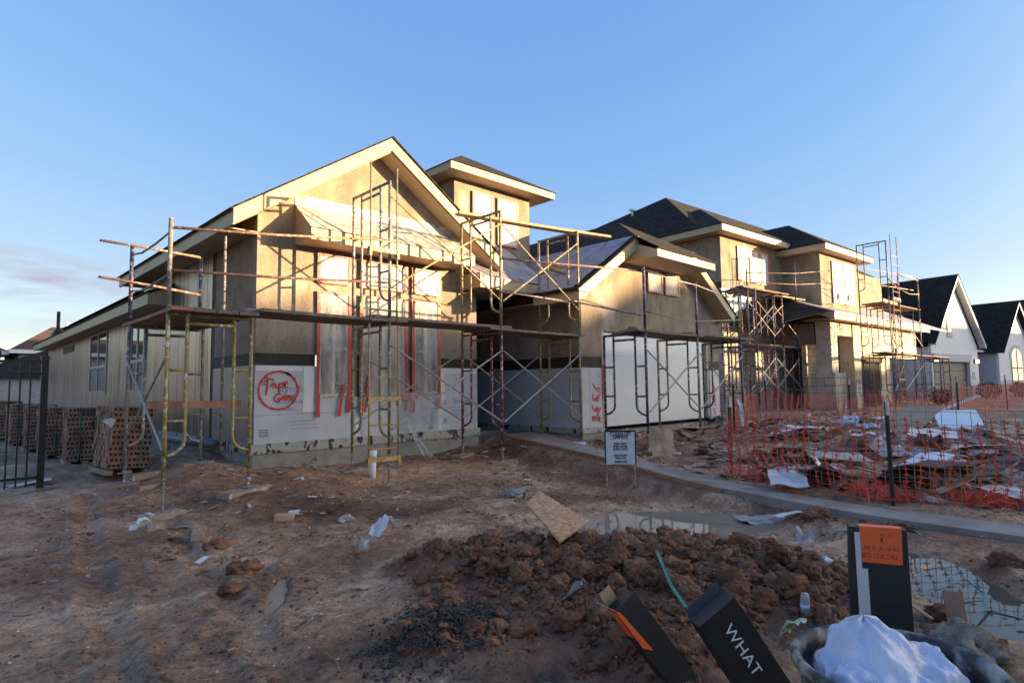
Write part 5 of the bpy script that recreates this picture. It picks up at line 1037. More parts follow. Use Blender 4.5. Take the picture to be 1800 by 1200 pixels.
# ------------------------------------------------------------------ notice boards on wire stakes
def notice(label, a, b, zb, zt, lines, sc):
    a, b = Vector(a), Vector(b); T = Thing('notice_board', label, 'sign', (a+b)/2); d = (b-a); d.z = 0; W = d.length; d.normalize(); nrm = Vector((d.y, -d.x, 0)).normalized()
    if nrm.dot(EYE-a) < 0: nrm = -nrm
    P = lambda u, z, o=0.0: a+d*u+Vector((0, 0, z-a.z))+nrm*o
    for u in (.0, W): MB().tube([P(u, min(a.z, b.z)-.1, -.012), P(u, zt-.02, -.012)], .008, 6).build('stake', grey, T)
    m = MB(); m.prism([P(-.01, zb, 0), P(W+.01, zb, 0), P(W+.01, zt, 0), P(-.01, zt, 0)], -nrm*.006); m.build('panel', paper, T)
    m = MB(); m.prism([P(-.02, zt-.01, .002), P(W+.02, zt-.01, .002), P(W+.02, zt+.012, .002), P(-.02, zt+.012, .002)], -nrm*.01); m.prism([P(-.025, zb, .002), P(-.008, zb, .002), P(-.008, zt, .002), P(-.025, zt, .002)], -nrm*.01); m.prism([P(W+.008, zb, .002), P(W+.025, zb, .002), P(W+.025, zt, .002), P(W+.008, zt, .002)], -nrm*.01); m.build('panel_edge', ink, T)
    m = MB(); H = zt-zb
    for s, k, sz in lines: text_mesh(s, sz*sc, P(W/2, zb+H*k, .003), d, (0, 0, 1), m, .86, True, .004*sc)
    m.prism([P(W*.18, zb+H*.765, .002), P(W*.82, zb+H*.765, .002), P(W*.82, zb+H*.772, .002), P(W*.18, zb+H*.772, .002)], -nrm*.0015); m.build('lettering', ink, T)
a, b = on_ground(1068, 863), on_ground(1117, 856)
dd = (a-EYE).dot(_F)
zt_, zb_ = EYE.z+(668-757)/F_PX*dd*-1*-1, 0
zt_ = at(1097, 758, 0, (a.x+b.x)/2).z; zb_ = at(1094, 816, 0, (a.x+b.x)/2).z
LN = [('CLEAN UP!', .875, .15), ('¡LIMPIEN!', .79, .13), ('EVERY CREW', .60, .075), ('EVERY HOUSE', .52, .075), ('EVERY DAY!', .43, .095), ('TODO EQUIPO', .25, .07), ('TODA CASA', .17, .07), ('CADA DIA', .05, .095)]
notice('white clean up notice on wire stakes beside the concrete walk in front', a, b, zb_, zt_, LN, (zt_-zb_)/1.0)
Rz2 = Matrix.Rotation(R(R2), 3, 'Z')
a, b = Rz2 @ Vector((25.5, 9.45, .42)), Rz2 @ Vector((26.0, 9.45, .42))
notice('distant small notice before the stone porch of the second house', a, b, .95, 1.62, LN, .62)
# ------------------------------------------------------------------ orange netting on wire mesh
def net_fence(label, pts, heights, posts, step=.15, star=.085, seed=0, wires=True, lean=0.0):
    """pts: ground line; netting of star columns on a steel wire mesh held by T posts"""
    T = Thing('safety_fence', label, 'fence', pts[0]); rr = np.random.default_rng(seed)
    P = [Vector(p) for p in pts]; seg = [(P[i+1]-P[i]).length for i in range(len(P)-1)]; tot = sum(seg)
    def along(s):
        for i, L in enumerate(seg):
            if s <= L or i == len(seg)-1: k = s/L; return P[i].lerp(P[i+1], k), (P[i+1]-P[i]).normalized(), heights[i]*(1-k)+heights[i+1]*k
            s -= L
    net = MB(); cols = int(tot/step); prev = None; rows = 14
    for c in range(cols+1):
        p, d, h = along(c*step); sag = .05*math.sin(c*.9)+.04*mnoise.noise((c*.35, seed, 0)); cur = []; nrm = Vector((d.y, -d.x, 0))
        for r_ in range(rows):
            k = r_/(rows-1); q = p+d*(.03*math.sin(r_*.5+c*.2)+.05*mnoise.noise((c*.3, r_*.4, seed)))+nrm*(.02+.03*mnoise.noise((c*.5, r_*.5, seed+3)))+Vector((0, 0, .04+(h-.08)*(k)+sag*(.4+.6*k)))
            cur.append(q); sw, shh = star*.5, star*.56; m_ = .2
            a_ = d*sw; z_ = Vector((0, 0, shh)); ring = []
            for t in range(8):
                an = t*math.pi/4; f = 1 if t % 2 == 0 else m_*1.5; ring.append(q+(a_*math.cos(an)+z_*math.sin(an))*f)
            i0 = len(net.v); net.add(ring, [(0, 1, 7), (1, 2, 3), (3, 4, 5), (5, 6, 7), (1, 3, 5, 7)])
            if r_: net.beam(cur[-2], q, .010, .002)
            if prev: net.beam(prev[r_], q, .002, .0038)
        prev = cur
    net.build('netting', net_m, T)
    if wires:
        w = MB(); nn = int(tot/.15)
        for c in range(nn+1):
            p, d, h = along(min(c*.155, tot)); w.beam(p+Vector((0, 0, -.02)), p+Vector((0, 0, h+.12)), .006, .006)
        for r_ in range(8):
            for i in range(len(P)-1): w.beam(P[i]+Vector((0, 0, (heights[i]+.1)*r_/7)), P[i+1]+Vector((0, 0, (heights[i+1]+.1)*r_/7)), .0055, .0055)
        w.build('wire_mesh', wire_m, T)
    for (x, y, h, tilt) in posts:
        z = ground(x, y); m = MB(); q = Vector((x+tilt, y, z+h)); p = Vector((x, y, z-.15)); m.beam(p, q, .045, .012, (1, 0, 0)); m.beam(p+Vector((.0, .014, 0)), q+Vector((.0, .014, 0)), .012, .035, (1, 0, 0))
        o = m.build('steel_post', post_m, T)
        m = MB(); dq = (q-p).normalized(); m.beam(q-dq*.16, q, .05, .022, (1, 0, 0)); m.build('post_tip', paper, (o, T))
    return T
g_ = lambda x, y, dz=0: (x, y, ground(x, y)+dz)
net_fence('orange netting fence nearest the walk, with a dark leaning steel post', [g_(8.65, 4.2), g_(8.42, 3.2), g_(8.2, 2.05), g_(8.55, 1.45), g_(9.1, .75)], [.86, .92, .98, .98, .95], [(8.17, 2.0, 1.22, -.06)], seed=1)
net_fence('orange netting fence running back from the near corner toward the second house', [g_(8.65, 4.25), g_(10.6, 5.2), g_(13.2, 6.4), g_(16.5, 7.2)], [.86, .82, .85, .85], [(9.05, 4.4, 1.2, .02), (13.3, 6.35, 1.25, .0)], seed=2)
net_fence('orange netting fence at the far right before the white house', [g_(22, 3.6), g_(28, 3.4), g_(36, 3.0), g_(46, 3.0)], [1.0, .95, .98, .95], [(22, 3.55, 1.3, 0), (30, 3.3, 1.3, 0)], step=.30, star=.17, seed=3)
net_fence('slack orange netting strung lower along the right side of the debris', [g_(16.5, 7.0), g_(19, 5.6), g_(22, 3.7)], [.9, .7, .95], [(16.6, 7.0, 1.35, 0), (19, 5.6, 1.2, .0)], step=.22, star=.12, seed=4)
def heap(label, cx, cy, s, mat, seed, name='netting_heap', cat='netting', k=46):
    rr = np.random.default_rng(seed); m = MB()
    for i in range(k):
        x, y = cx+rr.normal(0, s*.45), cy+rr.normal(0, s*.45); z = ground(x, y); pts = []
        for q in range(5): pts.append((x+rr.normal(0, .1), y+rr.normal(0, .1), z+.03+abs(rr.normal(0, .07))))
        m.tube(pts, .006, 4)
    return tag(m.build(name, mat, loc=(cx, cy, ground(cx, cy))), label, cat)
heap('fallen tangle of orange netting at the foot of the dark leaning post', 8.5, 2.2, .4, net_m, 5, k=60); heap('orange netting bunched on the ground at the right end of the near fence', 8.9, 1.25, .35, net_m, 6); heap('pale shredded netting bunched at the left corner of the near fence', 8.85, 4.2, .3, net_pale, 7)

# ------------------------------------------------------------------ debris
def sheet(name, label, cat, px, py, L, W, ang, tilt, mat, bend=.05, t=.012, lift=.03, group=None, seed=0, g=.25, roll=0.0, pos=None):
    p = Vector(pos) if pos else on_ground(px, py, g); c = p+Vector((0, 0, lift)); Rm = Matrix.Rotation(R(ang), 3, 'Z') @ Matrix.Rotation(R(tilt), 3, 'Y') @ Matrix.Rotation(R(roll), 3, 'X')
    nu, nv = 9, 6; m = MB(); top, bot = [], []
    for j in range(nv+1):
        for i in range(nu+1):
            u, v = i/nu-.5, j/nv-.5; z = bend*(math.sin(u*3+seed)+.9*mnoise.noise((u*3+seed, v*3, seed*1.3)))
            jag = .03*mnoise.noise((u*9, v*9, seed+5)) if (i in (0, nu) or j in (0, nv)) else 0
            q = Vector((u*L+jag*L, v*W+jag*W, z)); top.append(c+Rm @ (q+Vector((0, 0, t/2)))); bot.append(c+Rm @ (q-Vector((0, 0, t/2))))
    k = len(top); w_ = nu+1; fs = []
    for j in range(nv):
        for i in range(nu): a = j*w_+i; fs += [(a, a+1, a+w_+1, a+w_), (k+a+w_, k+a+w_+1, k+a+1, k+a)]
    ed = [i for i in range(w_)]+[j*w_+nu for j in range(1, nv+1)]+[nv*w_+i for i in range(nu-1, -1, -1)]+[j*w_ for j in range(nv-1, 0, -1)]
    for a, b_ in zip(ed, ed[1:]+ed[:1]): fs.append((b_, a, k+a, k+b_))
    m.add(top+bot, fs); return tag(m.build(name, mat, loc=c), label, cat, group)
felt_sheet = pm('brown black felt sheet', (.045, .036, .034), (.085, .068, .062), 2.5, .75, bump=.5, bscale=5, spot=(.13, .09, .07), spot_scale=3, spot_at=.6)
sheet('tar_sheet', 'big dark brown felt sheet slumped behind the netting right of the leaning post', 'sheet', 1650, 862, 1.5, 1.05, 60, 14, felt_sheet, .10, .02, .22, seed=2)
sheet('tar_sheet', 'dark felt strip half buried left of the leaning post', 'sheet', 1440, 848, 1.3, .5, 20, 8, felt_sheet, .08, .02, .08, seed=3)
sheet('panel', 'white flat panel lying highest on the debris at right', 'panel', 1685, 755, 1.5, .9, 15, -14, white_door, .02, .02, .25, seed=1)
sheet('panel', 'long white strip lying slantwise on the debris below the yellow ladder', 'panel', 1672, 728, 1.9, .28, -50, -22, white_door, .02, .02, .25, seed=4)
sheet('panel', 'long pale bent panel lying under the highest white one', 'panel', 1640, 775, 2.2, .8, 10, 4, paper, .07, .012, .16, seed=6)
sheet('cardboard', 'tan cardboard sheet in the middle of the debris behind the netting', 'cardboard', 1470, 815, 1.3, .8, 25, 5, pm('pale tan cardboard', (.40, .33, .25), (.50, .43, .34), 3, .85, bump=.2), .05, .01, .12, seed=7)
sheet('cardboard', 'pinkish board leaning against the debris beside the leaning post', 'cardboard', 1600, 760, 1.4, .9, -15, -22, kraft, .03, .012, .3, seed=8)
sheet('paper_sheet', 'pinkish white rag crumpled on the tan cardboard', 'rag', 1512, 800, .6, .5, 40, 0, paper, .13, .006, .22, seed=9)
sheet('paper_sheet', 'large torn white wrapper left of the tan cardboard', 'wrapper', 1385, 800, 1.5, .55, 30, 4, paper, .08, .006, .1, seed=10)
sheet('cardboard', 'brown folded cardboard standing on the mud before the garage door', 'cardboard', 1163, 796, .85, .5, 35, -38, kraft, .10, .012, .22, seed=11, g=.33)
sheet('cardboard', 'flat cardboard sheet on the mud by the garage wall', 'cardboard', 1225, 752, 1.1, .5, 5, 3, kraft, .03, .012, .04, seed=12, g=.4)
sheet('lath', 'white curved foam strip hooked on the netting corner', 'foam strip', 1303, 765, .6, .1, 80, -70, paper, .06, .015, .5, seed=13)
sheet('panel', 'white board leaning on the dark debris with green printing, right of the post', 'panel', 1620, 835, .9, .45, -25, -18, white_door, .03, .012, .15, seed=14)
sheet('loose_board', 'reddish wood panel lying low behind the netting left of the post', 'board', 1490, 838, 1.6, .35, 22, 3, plank_w, .03, .03, .08, seed=15)
sheet('panel', 'white scrap sheet at the right frame edge beyond the netting', 'panel', 1790, 880, .8, .5, 40, -8, paper, .05, .01, .1, seed=16)
sheet('board', 'plank leaning on the stone column base of the second house', 'board', 1432, 705, 1.2, .2, 75, -48, lumber, .0, .03, .45, seed=17, g=.5)
sheet('metal_scrap', 'grey crumpled felt sheet in the mud beyond the pale puddle', 'sheet', 1350, 912, .7, .3, -30, 4, paper_dirty, .05, .01, .03, seed=18, g=.1)
sheet('paper_sheet', 'thin white scrap lying on the grey felt sheet past the puddle', 'scrap', 1385, 912, .42, .1, -20, 3, paper, .015, .006, .06, seed=19, g=.1)
sheet('paper_sheet', 'crumpled white paper half stuck in mud at the left end of the mound', 'paper', 672, 940, .26, .15, 20, -10, paper, .09, .005, .05, seed=20, g=.05)
sheet('paper_sheet', 'muddy pale rag below the crumpled white paper on the mound', 'rag', 640, 968, .26, .09, 60, -12, paper_dirty, .06, .006, .04, seed=21, g=.05)
sheet('cardboard', 'small tan card scrap on the sandy ground near the left side of the mound', 'cardboard', 640, 1032, .2, .12, 25, 0, kraft, .01, .006, .015, seed=22, g=.03)
sheet('paper_sheet', 'twisted pale rag strip hanging on the dark side of the mound', 'rag', 1003, 1060, .36, .05, 70, 30, paper_dirty, .03, .006, .08, seed=23, g=.15)
sheet('plastic_bag', 'clear muddy plastic bag lying at the right end of the puddle', 'bag', 1415, 952, .3, .16, 15, 0, paper_dirty, .10, .006, .05, seed=24, g=.05)
sheet('paper_sheet', 'white plastic scrap lying by the black fence post', 'scrap', 52, 850, .55, .3, 0, 0, paper, .03, .006, .03, seed=25, g=.03)
sheet('plastic_scrap', 'grey white crumpled scrap in front of the nearest foot board', 'scrap', 245, 928, .2, .08, 20, -10, paper, .05, .006, .03, seed=26, g=.05)
for k, (px, py, L, W, an, lab) in enumerate([(348, 943, .2, .12, 70, 'small grey block standing on the sand left of centre'), (500, 911, .2, .13, -30, 'small tan brick of wood on the sand below the foam wall'), (398, 957, .2, .09, 5, 'small red brown block beside the muddy clod at left'), (265, 858, .4, .07, 30, 'narrow board scrap by the corner tower'), (272, 928, .16, .1, 0, 'little grey block under the nearest foot board')]):
    p = on_ground(px, py, .05); m = MB(); m.box(-L/2, L/2, -W/2, W/2, -.02, .05); m.v = [(p.x+x*math.cos(R(an))-y*math.sin(R(an)), p.y+x*math.sin(R(an))+y*math.cos(R(an)), p.z+z) for x, y, z in m.v]; tag(m.build('wood_block', [pad_m, lumber_x, plank_w, pad_m, pad_m][k], loc=p), lab, 'wood block')
for k, (px, py, L, W, an, ti, mt, lab) in enumerate([(1420, 770, 1.3, .6, 10, 3, paper, 'wide white plastic sheet lying farthest back between corner and leaning post'), (1570, 745, 1.5, .5, -10, -4, paper, 'white foam sheet lying just behind the leaning post'), (1720, 800, 1.6, .6, 25, 3, paper, 'long white foam board below the highest white panel'), (1350, 745, .9, .5, 60, 5, kraft, 'tan card lying at the back left of the debris'), (1385, 860, .9, .45, 25, 4, paper, 'white torn sheet at the front left foot of the netting'), (1545, 800, 1.0, .5, 50, -8, paper_dirty, 'muddy film sheet left of the leaning post'), (1690, 835, 1.2, .4, 5, 4, paper_dirty, 'muddy board across the middle of the debris at right'), (1760, 770, 1.1, .6, 30, -10, kraft, 'tan board leaning at the right edge of the debris')]):
    sheet('debris_sheet', lab, 'sheet', px, py, L, W, an, ti, mt, .06, .012, .16, seed=90+k)
# concrete lumps
for px, py, s, lab, mt in [(608, 915, .10, 'grey crumpled concrete lump on the sand left of the mound', paper_dirty), (905, 872, .16, 'flat grey concrete lump behind the leaning strand board', concrete), (1320, 788, .0, '', concrete), (430, 1003, .13, 'brown clod with a dark side on the sand at left', clay), (408, 1040, .10, 'second low brown clod near the pale rivulet', clay), (380, 962, .12, 'reddish clod beside the small red brown block', clay), (1262, 745, .28, 'dark sandbag shaped lump at the right garage corner', felt_sheet), (1700, 1150, .22, 'grey gravelly lump of soil right of the bucket', gravel_m), (1660, 1085, .12, 'brown soil lump at the edge of the right puddle', clay)]:
    if s <= 0: continue
    p = on_ground(px, py, .05); vs, fs = LUMP_X[int(px) % 6]; m = MB(); m.add([(p.x+v[0]*s, p.y+v[1]*s*.8, p.z+s*.15+v[2]*s*.55) for v in vs], [tuple(f) for f in fs]); tag(m.build('soil_lump' if mt in (clay, concrete, gravel_m) else 'lump', mt, smooth=True, loc=p), lab, 'lump')
# leaning strand board stuck in the mound
A_, B_, C_, D_ = at(925, 884, 1, 3.78), at(948, 862, 1, 3.95), at(1035, 915, 1, 3.35), at(985, 950, 1, 3.12)
m = MB(); nrm = (B_-A_).cross(C_-A_).normalized(); m.prism([A_, B_, C_, D_], nrm*-.02*(1 if nrm.z > 0 else -1)); tag(m.build('strand_board', osb, loc=(A_+C_)/2), 'piece of strand board stuck slantwise in the top of the mud mound', 'board')
# pen litter: lath, papers, foam
def in_pen(n, seed):
    rr = np.random.default_rng(seed); out = []
    while len(out) < n:
        px, py = rr.uniform(1300, 1800), rr.uniform(712, 900)
        if py > 690+ (px-1290)*.02+175 and px < 1450: continue
        out.append((px, py))
    return [(*on_ground(px, py, .25)[:2], rr) for px, py in out]
for k, (x, y, rr) in enumerate(in_pen(46, 21)):
    if x < 8.7 or x > 24: continue
    L = rr.uniform(.5, 1.5); an = rr.uniform(-40, 60); z = ground(x, y)+rr.uniform(.03, .16); dx, dy = math.cos(R(an))*L/2, math.sin(R(an))*L/2
    loose_beam('lath', 'splintered wood strip in the debris pile behind the netting', 'wood strip', (x-dx, y-dy, z-rr.uniform(-.05, .1)), (x+dx, y+dy, z+rr.uniform(-.02, .12)), rr.uniform(.03, .12), .018, [lumber_x, pad_m, pad_m, osb, plank_m][k % 5], 'splintered wood strips in the debris pile')
for k, (x, y, rr) in enumerate(in_pen(54, 22)):
    if x < 8.8 or x > 24: continue
    sheet('paper_scrap', 'crumpled pale paper or film in the debris pile behind the netting', 'paper', 0, 0, rr.uniform(.25, .75), rr.uniform(.15, .45), rr.uniform(0, 180), rr.uniform(-14, 14), [paper, paper_dirty, felt_sheet, paper_dirty, kraft][k % 5], rr.uniform(.05, .12), .006, rr.uniform(.04, .14), 'crumpled pale papers in the debris pile', seed=k+40, pos=g_(x, y))
def litter(name, label, n, seed, box, mats, smin, smax, inside=None):
    rr = np.random.default_rng(seed); m = MB()
    for i in range(n):
        x, y = rr.uniform(box[0], box[1]), rr.uniform(box[2], box[3])
        if inside and not inside(x, y): continue
        z = ground(x, y); m.mat(mats[int(rr.integers(len(mats)))]); L = rr.uniform(smin, smax); an = rr.uniform(0, 6.28); w_ = L*rr.uniform(.06, .6); d = Vector((math.cos(an), math.sin(an), rr.normal(0, .2))); s = Vector((-math.sin(an), math.cos(an), rr.normal(0, .3)))
        c = Vector((x, y, z+.012+rr.uniform(0, .03))); m.prism([c-d*L/2-s*w_/2, c+d*L/2-s*w_/2, c+d*L/2+s*w_/2, c-d*L/2+s*w_/2], (0, 0, .004))
    return tag(m.build(name, None), label, 'litter', kind='stuff')
litter('pen_litter', 'fine litter of splinters, paper and foam covering the debris pile', 1500, 31, (8.6, 22, 1.2, 8), [paper, paper_dirty, paper_dirty, lumber_x, felt_sheet, pad_m, pad_m, kraft], .04, .34, lambda x, y: x > 8.6+.0*y)
litter('yard_litter', 'fine litter of wood and foam crumbs at the foot of the scaffolds', 620, 32, (1.6, 16, 5.6, 9.7), [paper_dirty, pad_m, lumber_x, plank_w, paper], .02, .15, lambda x, y: y < 9.8 if x < 8.5 else y < 8.2)
litter('front_litter', 'small dark twigs and splinters scattered over the sandy foreground', 420, 33, (.3, 6, 2.4, 7.5), [felt_sheet, felt_sheet, plank_w, pad_m], .01, .07)
def strap(label, pts, w_=.016):
    P = [Vector(p) for p in pts]; m = MB(); L, Q = [], []
    for i, p in enumerate(P):
        t = (P[min(i+1, len(P)-1)]-P[max(i-1, 0)]).normalized(); s = t.cross(Vector((.2, .3, 1))).normalized()*w_/2; L.append(p+s); Q.append(p-s)
    n = len(P); up = Vector((0, 0, .002)); m.add(L+Q+[p-up for p in L]+[p-up for p in Q], [(i, i+1, n+i+1, n+i) for i in range(n-1)]+[(2*n+i, 3*n+i, 3*n+i+1, 2*n+i+1) for i in range(n-1)])
    return tag(m.build('strapping_band', green_strap, loc=P[0]), label, 'strap', 'green strapping bands')
def gp(px, py, dz=.02): p = on_ground(px, py, .1); return (p.x, p.y, p.z+dz)
strap('green band draped over the mud mound from its crest to the black boxes', [gp(1130, 936, .04), gp(1145, 965, .07), gp(1163, 1010, .09), gp(1180, 1050, .08), gp(1207, 1084, .06)], .022)
strap('green band looping over the soil right of the tall black box', [gp(1602, 1048, .04), gp(1650, 1056, .08), gp(1700, 1046, .12), gp(1730, 1055, .06), gp(1735, 1090, .03)], .018); strap('green band trailing to the right frame edge by the puddle', [gp(1610, 1068, .04), gp(1680, 1090, .03), gp(1740, 1082, .04), gp(1800, 1095, .03)], .016)
strap('short curled green band in the shallow water past the mound', [gp(1333, 957, .02), gp(1352, 952, .03), gp(1363, 942, .05)], .016); strap('thin green band on the sand at bottom left of the mound', [gp(568, 1150, .02), gp(578, 1158, .03), gp(592, 1168, .02), gp(600, 1190, .02)], .006); strap('short bright green band lying right of the gravelly lump', [gp(1788, 1112, .04), gp(1800, 1112, .04)], .02)
strap('green band half sunk in mud before the walk', [gp(1565, 920, .02), gp(1590, 925, .04), gp(1620, 945, .03)], .02)
# ------------------------------------------------------------------ foreground: bucket, bag, boxes, bottle
BC = Vector((2.15, .545, 0)); BR, BZ = .28, .695
T = Thing('trash_bucket', 'black bucket smeared with dry cement, at the bottom right corner', 'bucket', (BC.x, BC.y, ground(BC.x, BC.y)))
bucket_m = pm('cement smeared black plastic', (.018, .018, .017), (.05, .05, .046), 5, .55, bump=.3, bscale=14, spot=(.36, .35, .32), spot_scale=7.5, spot_at=.49, spot_w=.14, fine=.3)
m = MB(); n = 56; prof = [(.235, .0), (.25, .3), (.268, .6), (BR-.004, .66), (BR+.012, .67), (BR+.014, BZ-.004), (BR+.004, BZ+.006), (BR-.012, BZ), (BR-.018, .66), (.25, .5), (.225, .1), (.0, .09)]
vs = [(BC.x+r_*math.cos(2*math.pi*i/n), BC.y+r_*math.sin(2*math.pi*i/n), z+.004*mnoise.noise((i*.4, z*3, 1))) for r_, z in prof for i in range(n)]
m.add(vs, [(j*n+i, j*n+(i+1) % n, (j+1)*n+(i+1) % n, (j+1)*n+i) for j in range(len(prof)-1) for i in range(n)]); m.build('bucket_body', bucket_m, T, smooth=True)
bag_m = pm('translucent white bag film', (.50, .51, .62), (.70, .67, .73), 5.0, .2, rough2=.32, bump=.55, bscale=11, spot=(.62, .38, .40), spot_scale=3.4, spot_at=.52, spot_w=.16)
T = Thing('trash_bag', 'white translucent rubbish bag stuffed in the black bucket', 'bag', (BC.x, BC.y, .5))
bc = BC+Vector((-.03, -.02, 0))
def bag(u, v):
    a = 2*math.pi*u; ca, sa = math.cos(a), math.sin(a); k = v
    # a stuffed bag: broad shoulders, a gathered peak towards the far left of the bucket
    r_ = .245*(1-k**3.0)**.55+.004
    px_, py_ = .105, .125
    cx, cy = px_*k**2.2, py_*k**2.2
    z = .46+.25*(1-(1-k)**1.7)+.085*max(0., (k-.86)/.14)**1.5
    x, y = r_*ca+cx, r_*sa+cy
    q = Vector((x*7, y*7, z*6)); n1 = mnoise.noise(q); n2 = abs(mnoise.noise(q*2.3+Vector((3, 1, 0)))); n3 = abs(mnoise.noise(q*5.1))
    pl = .075*n1-.05*n2-.02*n3-.03*abs(mnoise.noise(q*1.6+Vector((9, 2, 5))))*2-.03*math.sin(a*6+4*n1)*max(0, k-.45)
    f = 1+pl*2.4*(1-.5*k)
    return (bc.x+(x-cx)*f+cx, bc.y+(y-cy)*f+cy, z+pl*.9*(1-.5*k))
MB().grid(bag, 170, 90).build('bag_skin', bag_m, T, smooth=True)
m = MB(); _rt = Vector((_R.x, _R.y, 0)).normalized()
for (ox, oy, oz, s_, st) in ((-.13, -.11, .655, .030, 'mi'), (-.06, -.13, .66, .026, 'G')): text_mesh(st, s_, (bc.x+ox, bc.y+oy+.16, oz+.012), _rt, (.25, .3, .8), m)
m.build('bag_print', pm('grey blue bag print', (.22, .22, .30), (.26, .26, .34), 5, .5), T)
def obox(T, top, bot, side, w_, d, mat, name, bulge=0.0):
    """upright box leaning along top-bot; side = direction of its width; returns frame"""
    top, bot, X = Vector(top), Vector(bot), Vector(side); Z = (top-bot); H = Z.length; Z.normalize(); X = (X-Z*X.dot(Z)).normalized(); N = X.cross(Z)
    if N.dot(EYE-bot) < 0: N = -N
    m = MB(); P = lambda x, z, o: bot+X*x+Z*z+N*o
    nseg = 6
    for (o, flip) in ((0, 0), (-d, 1)): pass
    vs = []
    for j in range(nseg+1):
        z = H*j/nseg; bl = bulge*math.sin(math.pi*j/nseg); vs += [P(-w_/2-bl, z, 0), P(w_/2, z, 0), P(w_/2+bl*.3, z, -d), P(-w_/2-bl, z, -d)]
    fs = [(0, 1, 2, 3), tuple(nseg*4+q for q in (3, 2, 1, 0))]
    for j in range(nseg):
        for q in range(4): fs.append((j*4+q, j*4+(q+1) % 4, (j+1)*4+(q+1) % 4, (j+1)*4+q))
    m.add(vs, fs); m.build(name, mat, T); return P, X, Z, N, H
T = Thing('door_hardware_box', 'tall black cardboard box with an orange label standing behind the bucket', 'box', (2.74, .71, 0))
P, X, Z, N, H = obox(T, (2.75, .735, .965), (2.71, .715, .0), (.36, -.93, 0), .20, .085, black_card, 'carton', .012)
# width axis points to screen right
if X.dot(_R) < 0: sx = -1
else: sx = 1
q = lambda x, z, o=.0015: P(x*sx, z, o)
m = MB(); m.prism([q(-.082, H-.30), q(-.062, H-.30), q(-.062, H-.02), q(-.082, H-.02)], N*.0006); m.prism([q(-.082, H-.60, .001), q(-.042, H-.60, .001), q(-.042, H-.16, .001), q(-.082, H-.16, .001)], N*.0006); m.build('paper_strip', paper, T)
m = MB(); m.prism([q(-.06, H-.135, .0026), q(.078, H-.135, .0026), q(.083, H+.004, .0026), q(-.064, H+.004, .0026)], N*.0006); m.prism([q(-.064, H+.004, .003), q(.083, H+.004, .003), q(.083, H+.005, -.05), q(-.064, H+.005, -.05)], Z*.0008); m.build('orange_label', orange_lbl, T)
m = MB(); Xs = X*sx
text_mesh('78C KD OR', .025, q(.066, H-.098, .0036), -Xs, -Z, m, 1.0, False); text_mesh('24-9/16" x 80"', .022, q(.071, H-.070, .0036), -Xs, -Z, m, 1.0, False); text_mesh('W x H', .015, q(.05, H-.018, .0036), -Xs, -Z, m); m.prism([q(.008, H-.052, .0034), q(.016, H-.052, .0034), q(.016, H-.036, .0034), q(.008, H-.036, .0034)], N*.0004); m.build('label_print', pm('dark red print', (.16, .02, .01), (.2, .03, .012), 5, .6), T)
m = MB()
for k in range(11): m.prism([q(-.062, H-.16-.034*k, .0018), q(-.040, H-.16-.034*k, .0018), q(-.040, H-.162-.034*k, .0018), q(-.062, H-.162-.034*k, .0018)], N*.0004)
m.build('strip_print', pm('grey print', (.35, .35, .36), (.4, .4, .41), 5, .6), T)
T = Thing('shoe_box', 'black cardboard box lettered WHAT, leaning left of the bucket', 'box', (2.6, 1.15, .1))
P, X, Z, N, H = obox(T, (2.44, 1.275, .585), (2.80, 1.06, -.04), (.62, -.42, .66), .20, .10, black_card, 'carton', .004)
sx = 1 if X.dot(_R) > 0 else -1; Xs = X*sx
m = MB(); text_mesh('WHAT', .068, P(-.02*sx, H-.075, .002), -Z, Xs, m, 1.25); m.build('lettering', white_ink, T)
m = MB(); m.prism([P(-.1*sx, H, -.1), P(.1*sx, H, -.1), P(.1*sx, H+.03, -.12), P(-.08*sx, H+.02, -.12)], N*.004); m.build('flap', black_card, T)
T = Thing('door_hardware_box', 'black cardboard box with an open kraft end and orange label, leaning left', 'box', (2.6, 1.65, .1))
P, X, Z, N, H = obox(T, (2.47, 1.77, .50), (2.76, 1.50, -.04), (.72, -.30, .60), .135, .10, black_card, 'carton', .003)
sx = 1 if X.dot(_R) > 0 else -1; Xs = X*sx
m = MB(); m.prism([P(-.0665*sx, H-.30, -.003), P(-.0665*sx, H-.30, -.09), P(-.0665*sx, H-.01, -.09), P(-.0665*sx, H-.01, -.003)], -Xs*.003); m.prism([P(-.066*sx, H-.22, .0012), P(-.03*sx, H-.26, .0012), P(-.05*sx, H-.02, .0012), P(-.066*sx, H-.0, .0012)], N*.0008); m.build('orange_label', orange_lbl, T)
m = MB(); m.prism([P(-.067*sx, H, -.1), P(.0*sx, H, -.1), P(.0*sx, H+.09, -.06), P(-.067*sx, H+.09, -.06)], N*.004); m.prism([P(-.067*sx, H, .0), P(-.067*sx, H, -.1), P(-.095*sx, H+.055, -.1), P(-.095*sx, H+.055, .0)], Xs*.004); m.build('kraft_flap', kraft, T)
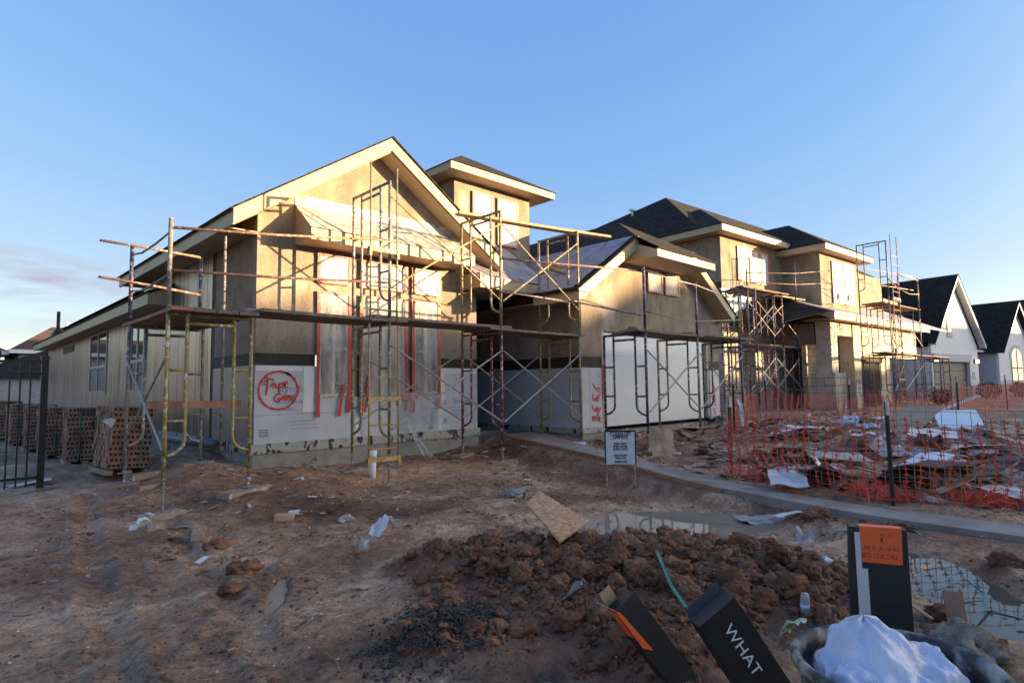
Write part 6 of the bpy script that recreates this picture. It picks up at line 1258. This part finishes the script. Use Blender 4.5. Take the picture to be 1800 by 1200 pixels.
# bottle neck up in the mud
p = on_ground(1416, 1080, .2); T = Thing('plastic_bottle', 'clear plastic bottle with pale blue label stuck upright in the mud', 'bottle', p)
m = MB(); m.tube([(p.x, p.y, p.z-.06), (p.x, p.y, p.z+.075), (p.x+.004, p.y, p.z+.10), (p.x+.004, p.y, p.z+.125)], [.026, .026, .026, .022], 14); m.build('bottle_body', paper_dirty, T, smooth=True); m = MB(); m.tube([(p.x, p.y, p.z+.035), (p.x, p.y, p.z+.065)], .0275, 14); m.build('bottle_label', pm('pale blue label', (.42, .55, .68), (.5, .62, .74), 8, .5), T, smooth=True)
p = on_ground(1450, 1000, .1); vs, fs = LUMP_L[2]; m = MB(); m.add([(p.x+v[0]*.06, p.y+v[1]*.05, p.z+.03+v[2]*.04) for v in vs], [tuple(f) for f in fs]); tag(m.build('crushed_can', pm('blue white wrapper', (.25, .33, .50), (.6, .62, .66), 9, .35, bump=.5), smooth=True, loc=p), 'blue and white crumpled wrapper by the reflection left of the tall box', 'wrapper')
p = on_ground(1690, 1110, .05); loose_beam('stake', 'broken brown board sticking out of the mud right of the bucket', 'board', (p.x-.05, p.y, p.z-.05), (p.x+.1, p.y+.05, p.z+.20), .10, .03, plank_w)
p, q_ = on_ground(1598, 1076, .05), on_ground(1640, 1096, .05); loose_beam('lath', 'pale lath lying right of the tall black box', 'wood strip', p+Vector((0, 0, .06)), q_+Vector((0, 0, .03)), .02, .012, lumber)
p = on_ground(1395, 1130, .15); sheet('paper_scrap', 'green and cream snack wrapper at the left side of the bucket', 'wrapper', 0, 0, .16, .1, 70, 40, pm('green cream wrapper', (.26, .42, .18), (.60, .55, .40), 9, .4), .03, .004, .08, seed=77, pos=p)
# plants by the white house
leaf_m = pm('shrub leaf', (.02, .03, .014), (.05, .06, .025), 6, .7)
def shrub(label, x, y, s, seed):
    rr = np.random.default_rng(seed); z = ground(x, y); T = Thing('shrub', label, 'shrub', (x, y, z), 0, 'shrubs before the white house'); m = MB()
    for i in range(420):
        v = rr.normal(0, 1, 3); v = v/np.linalg.norm(v)*rr.uniform(.4, 1)**.5*s; c = Vector((x+v[0], y+v[1], z+s*.8+v[2]*.8)); a = Vector(rr.normal(0, 1, 3)).normalized()*s*.16; b_ = Vector(rr.normal(0, 1, 3)).normalized()*s*.09; m.add([c-a, c+b_, c+a, c-b_], [(0, 1, 2, 3)])
    m.build('foliage', leaf_m, T); w_ = MB()
    for k in range(4): w_.tube([(x, y, z-.05), (x+rr.normal(0, s*.3), y+rr.normal(0, s*.3), z+s)], .02, 5)
    w_.build('stem', plank_w, T)
for k, (px, py, s, lab) in enumerate([(1653, 700, .45, 'small shrub before the left garage pillar of the white house'), (1738, 694, .6, 'wide shrub between the two gables of the white house'), (1795, 690, .6, 'shrub under the arched window at the right frame edge')]):
    p = at(px, py, 2, .75); shrub(lab, p.x, p.y, s, 60+k)
b = MB(); b.box(30, 75, 1.5, 2.6, .2, .44); o = b.build('far_pavement', pm('pale pavement', (.42, .41, .39), (.5, .49, .47), 3, .8)); o['kind'] = 'structure'
print('objects', len(bpy.data.objects), 'polys', sum(len(m.polygons) for m in bpy.data.meshes))
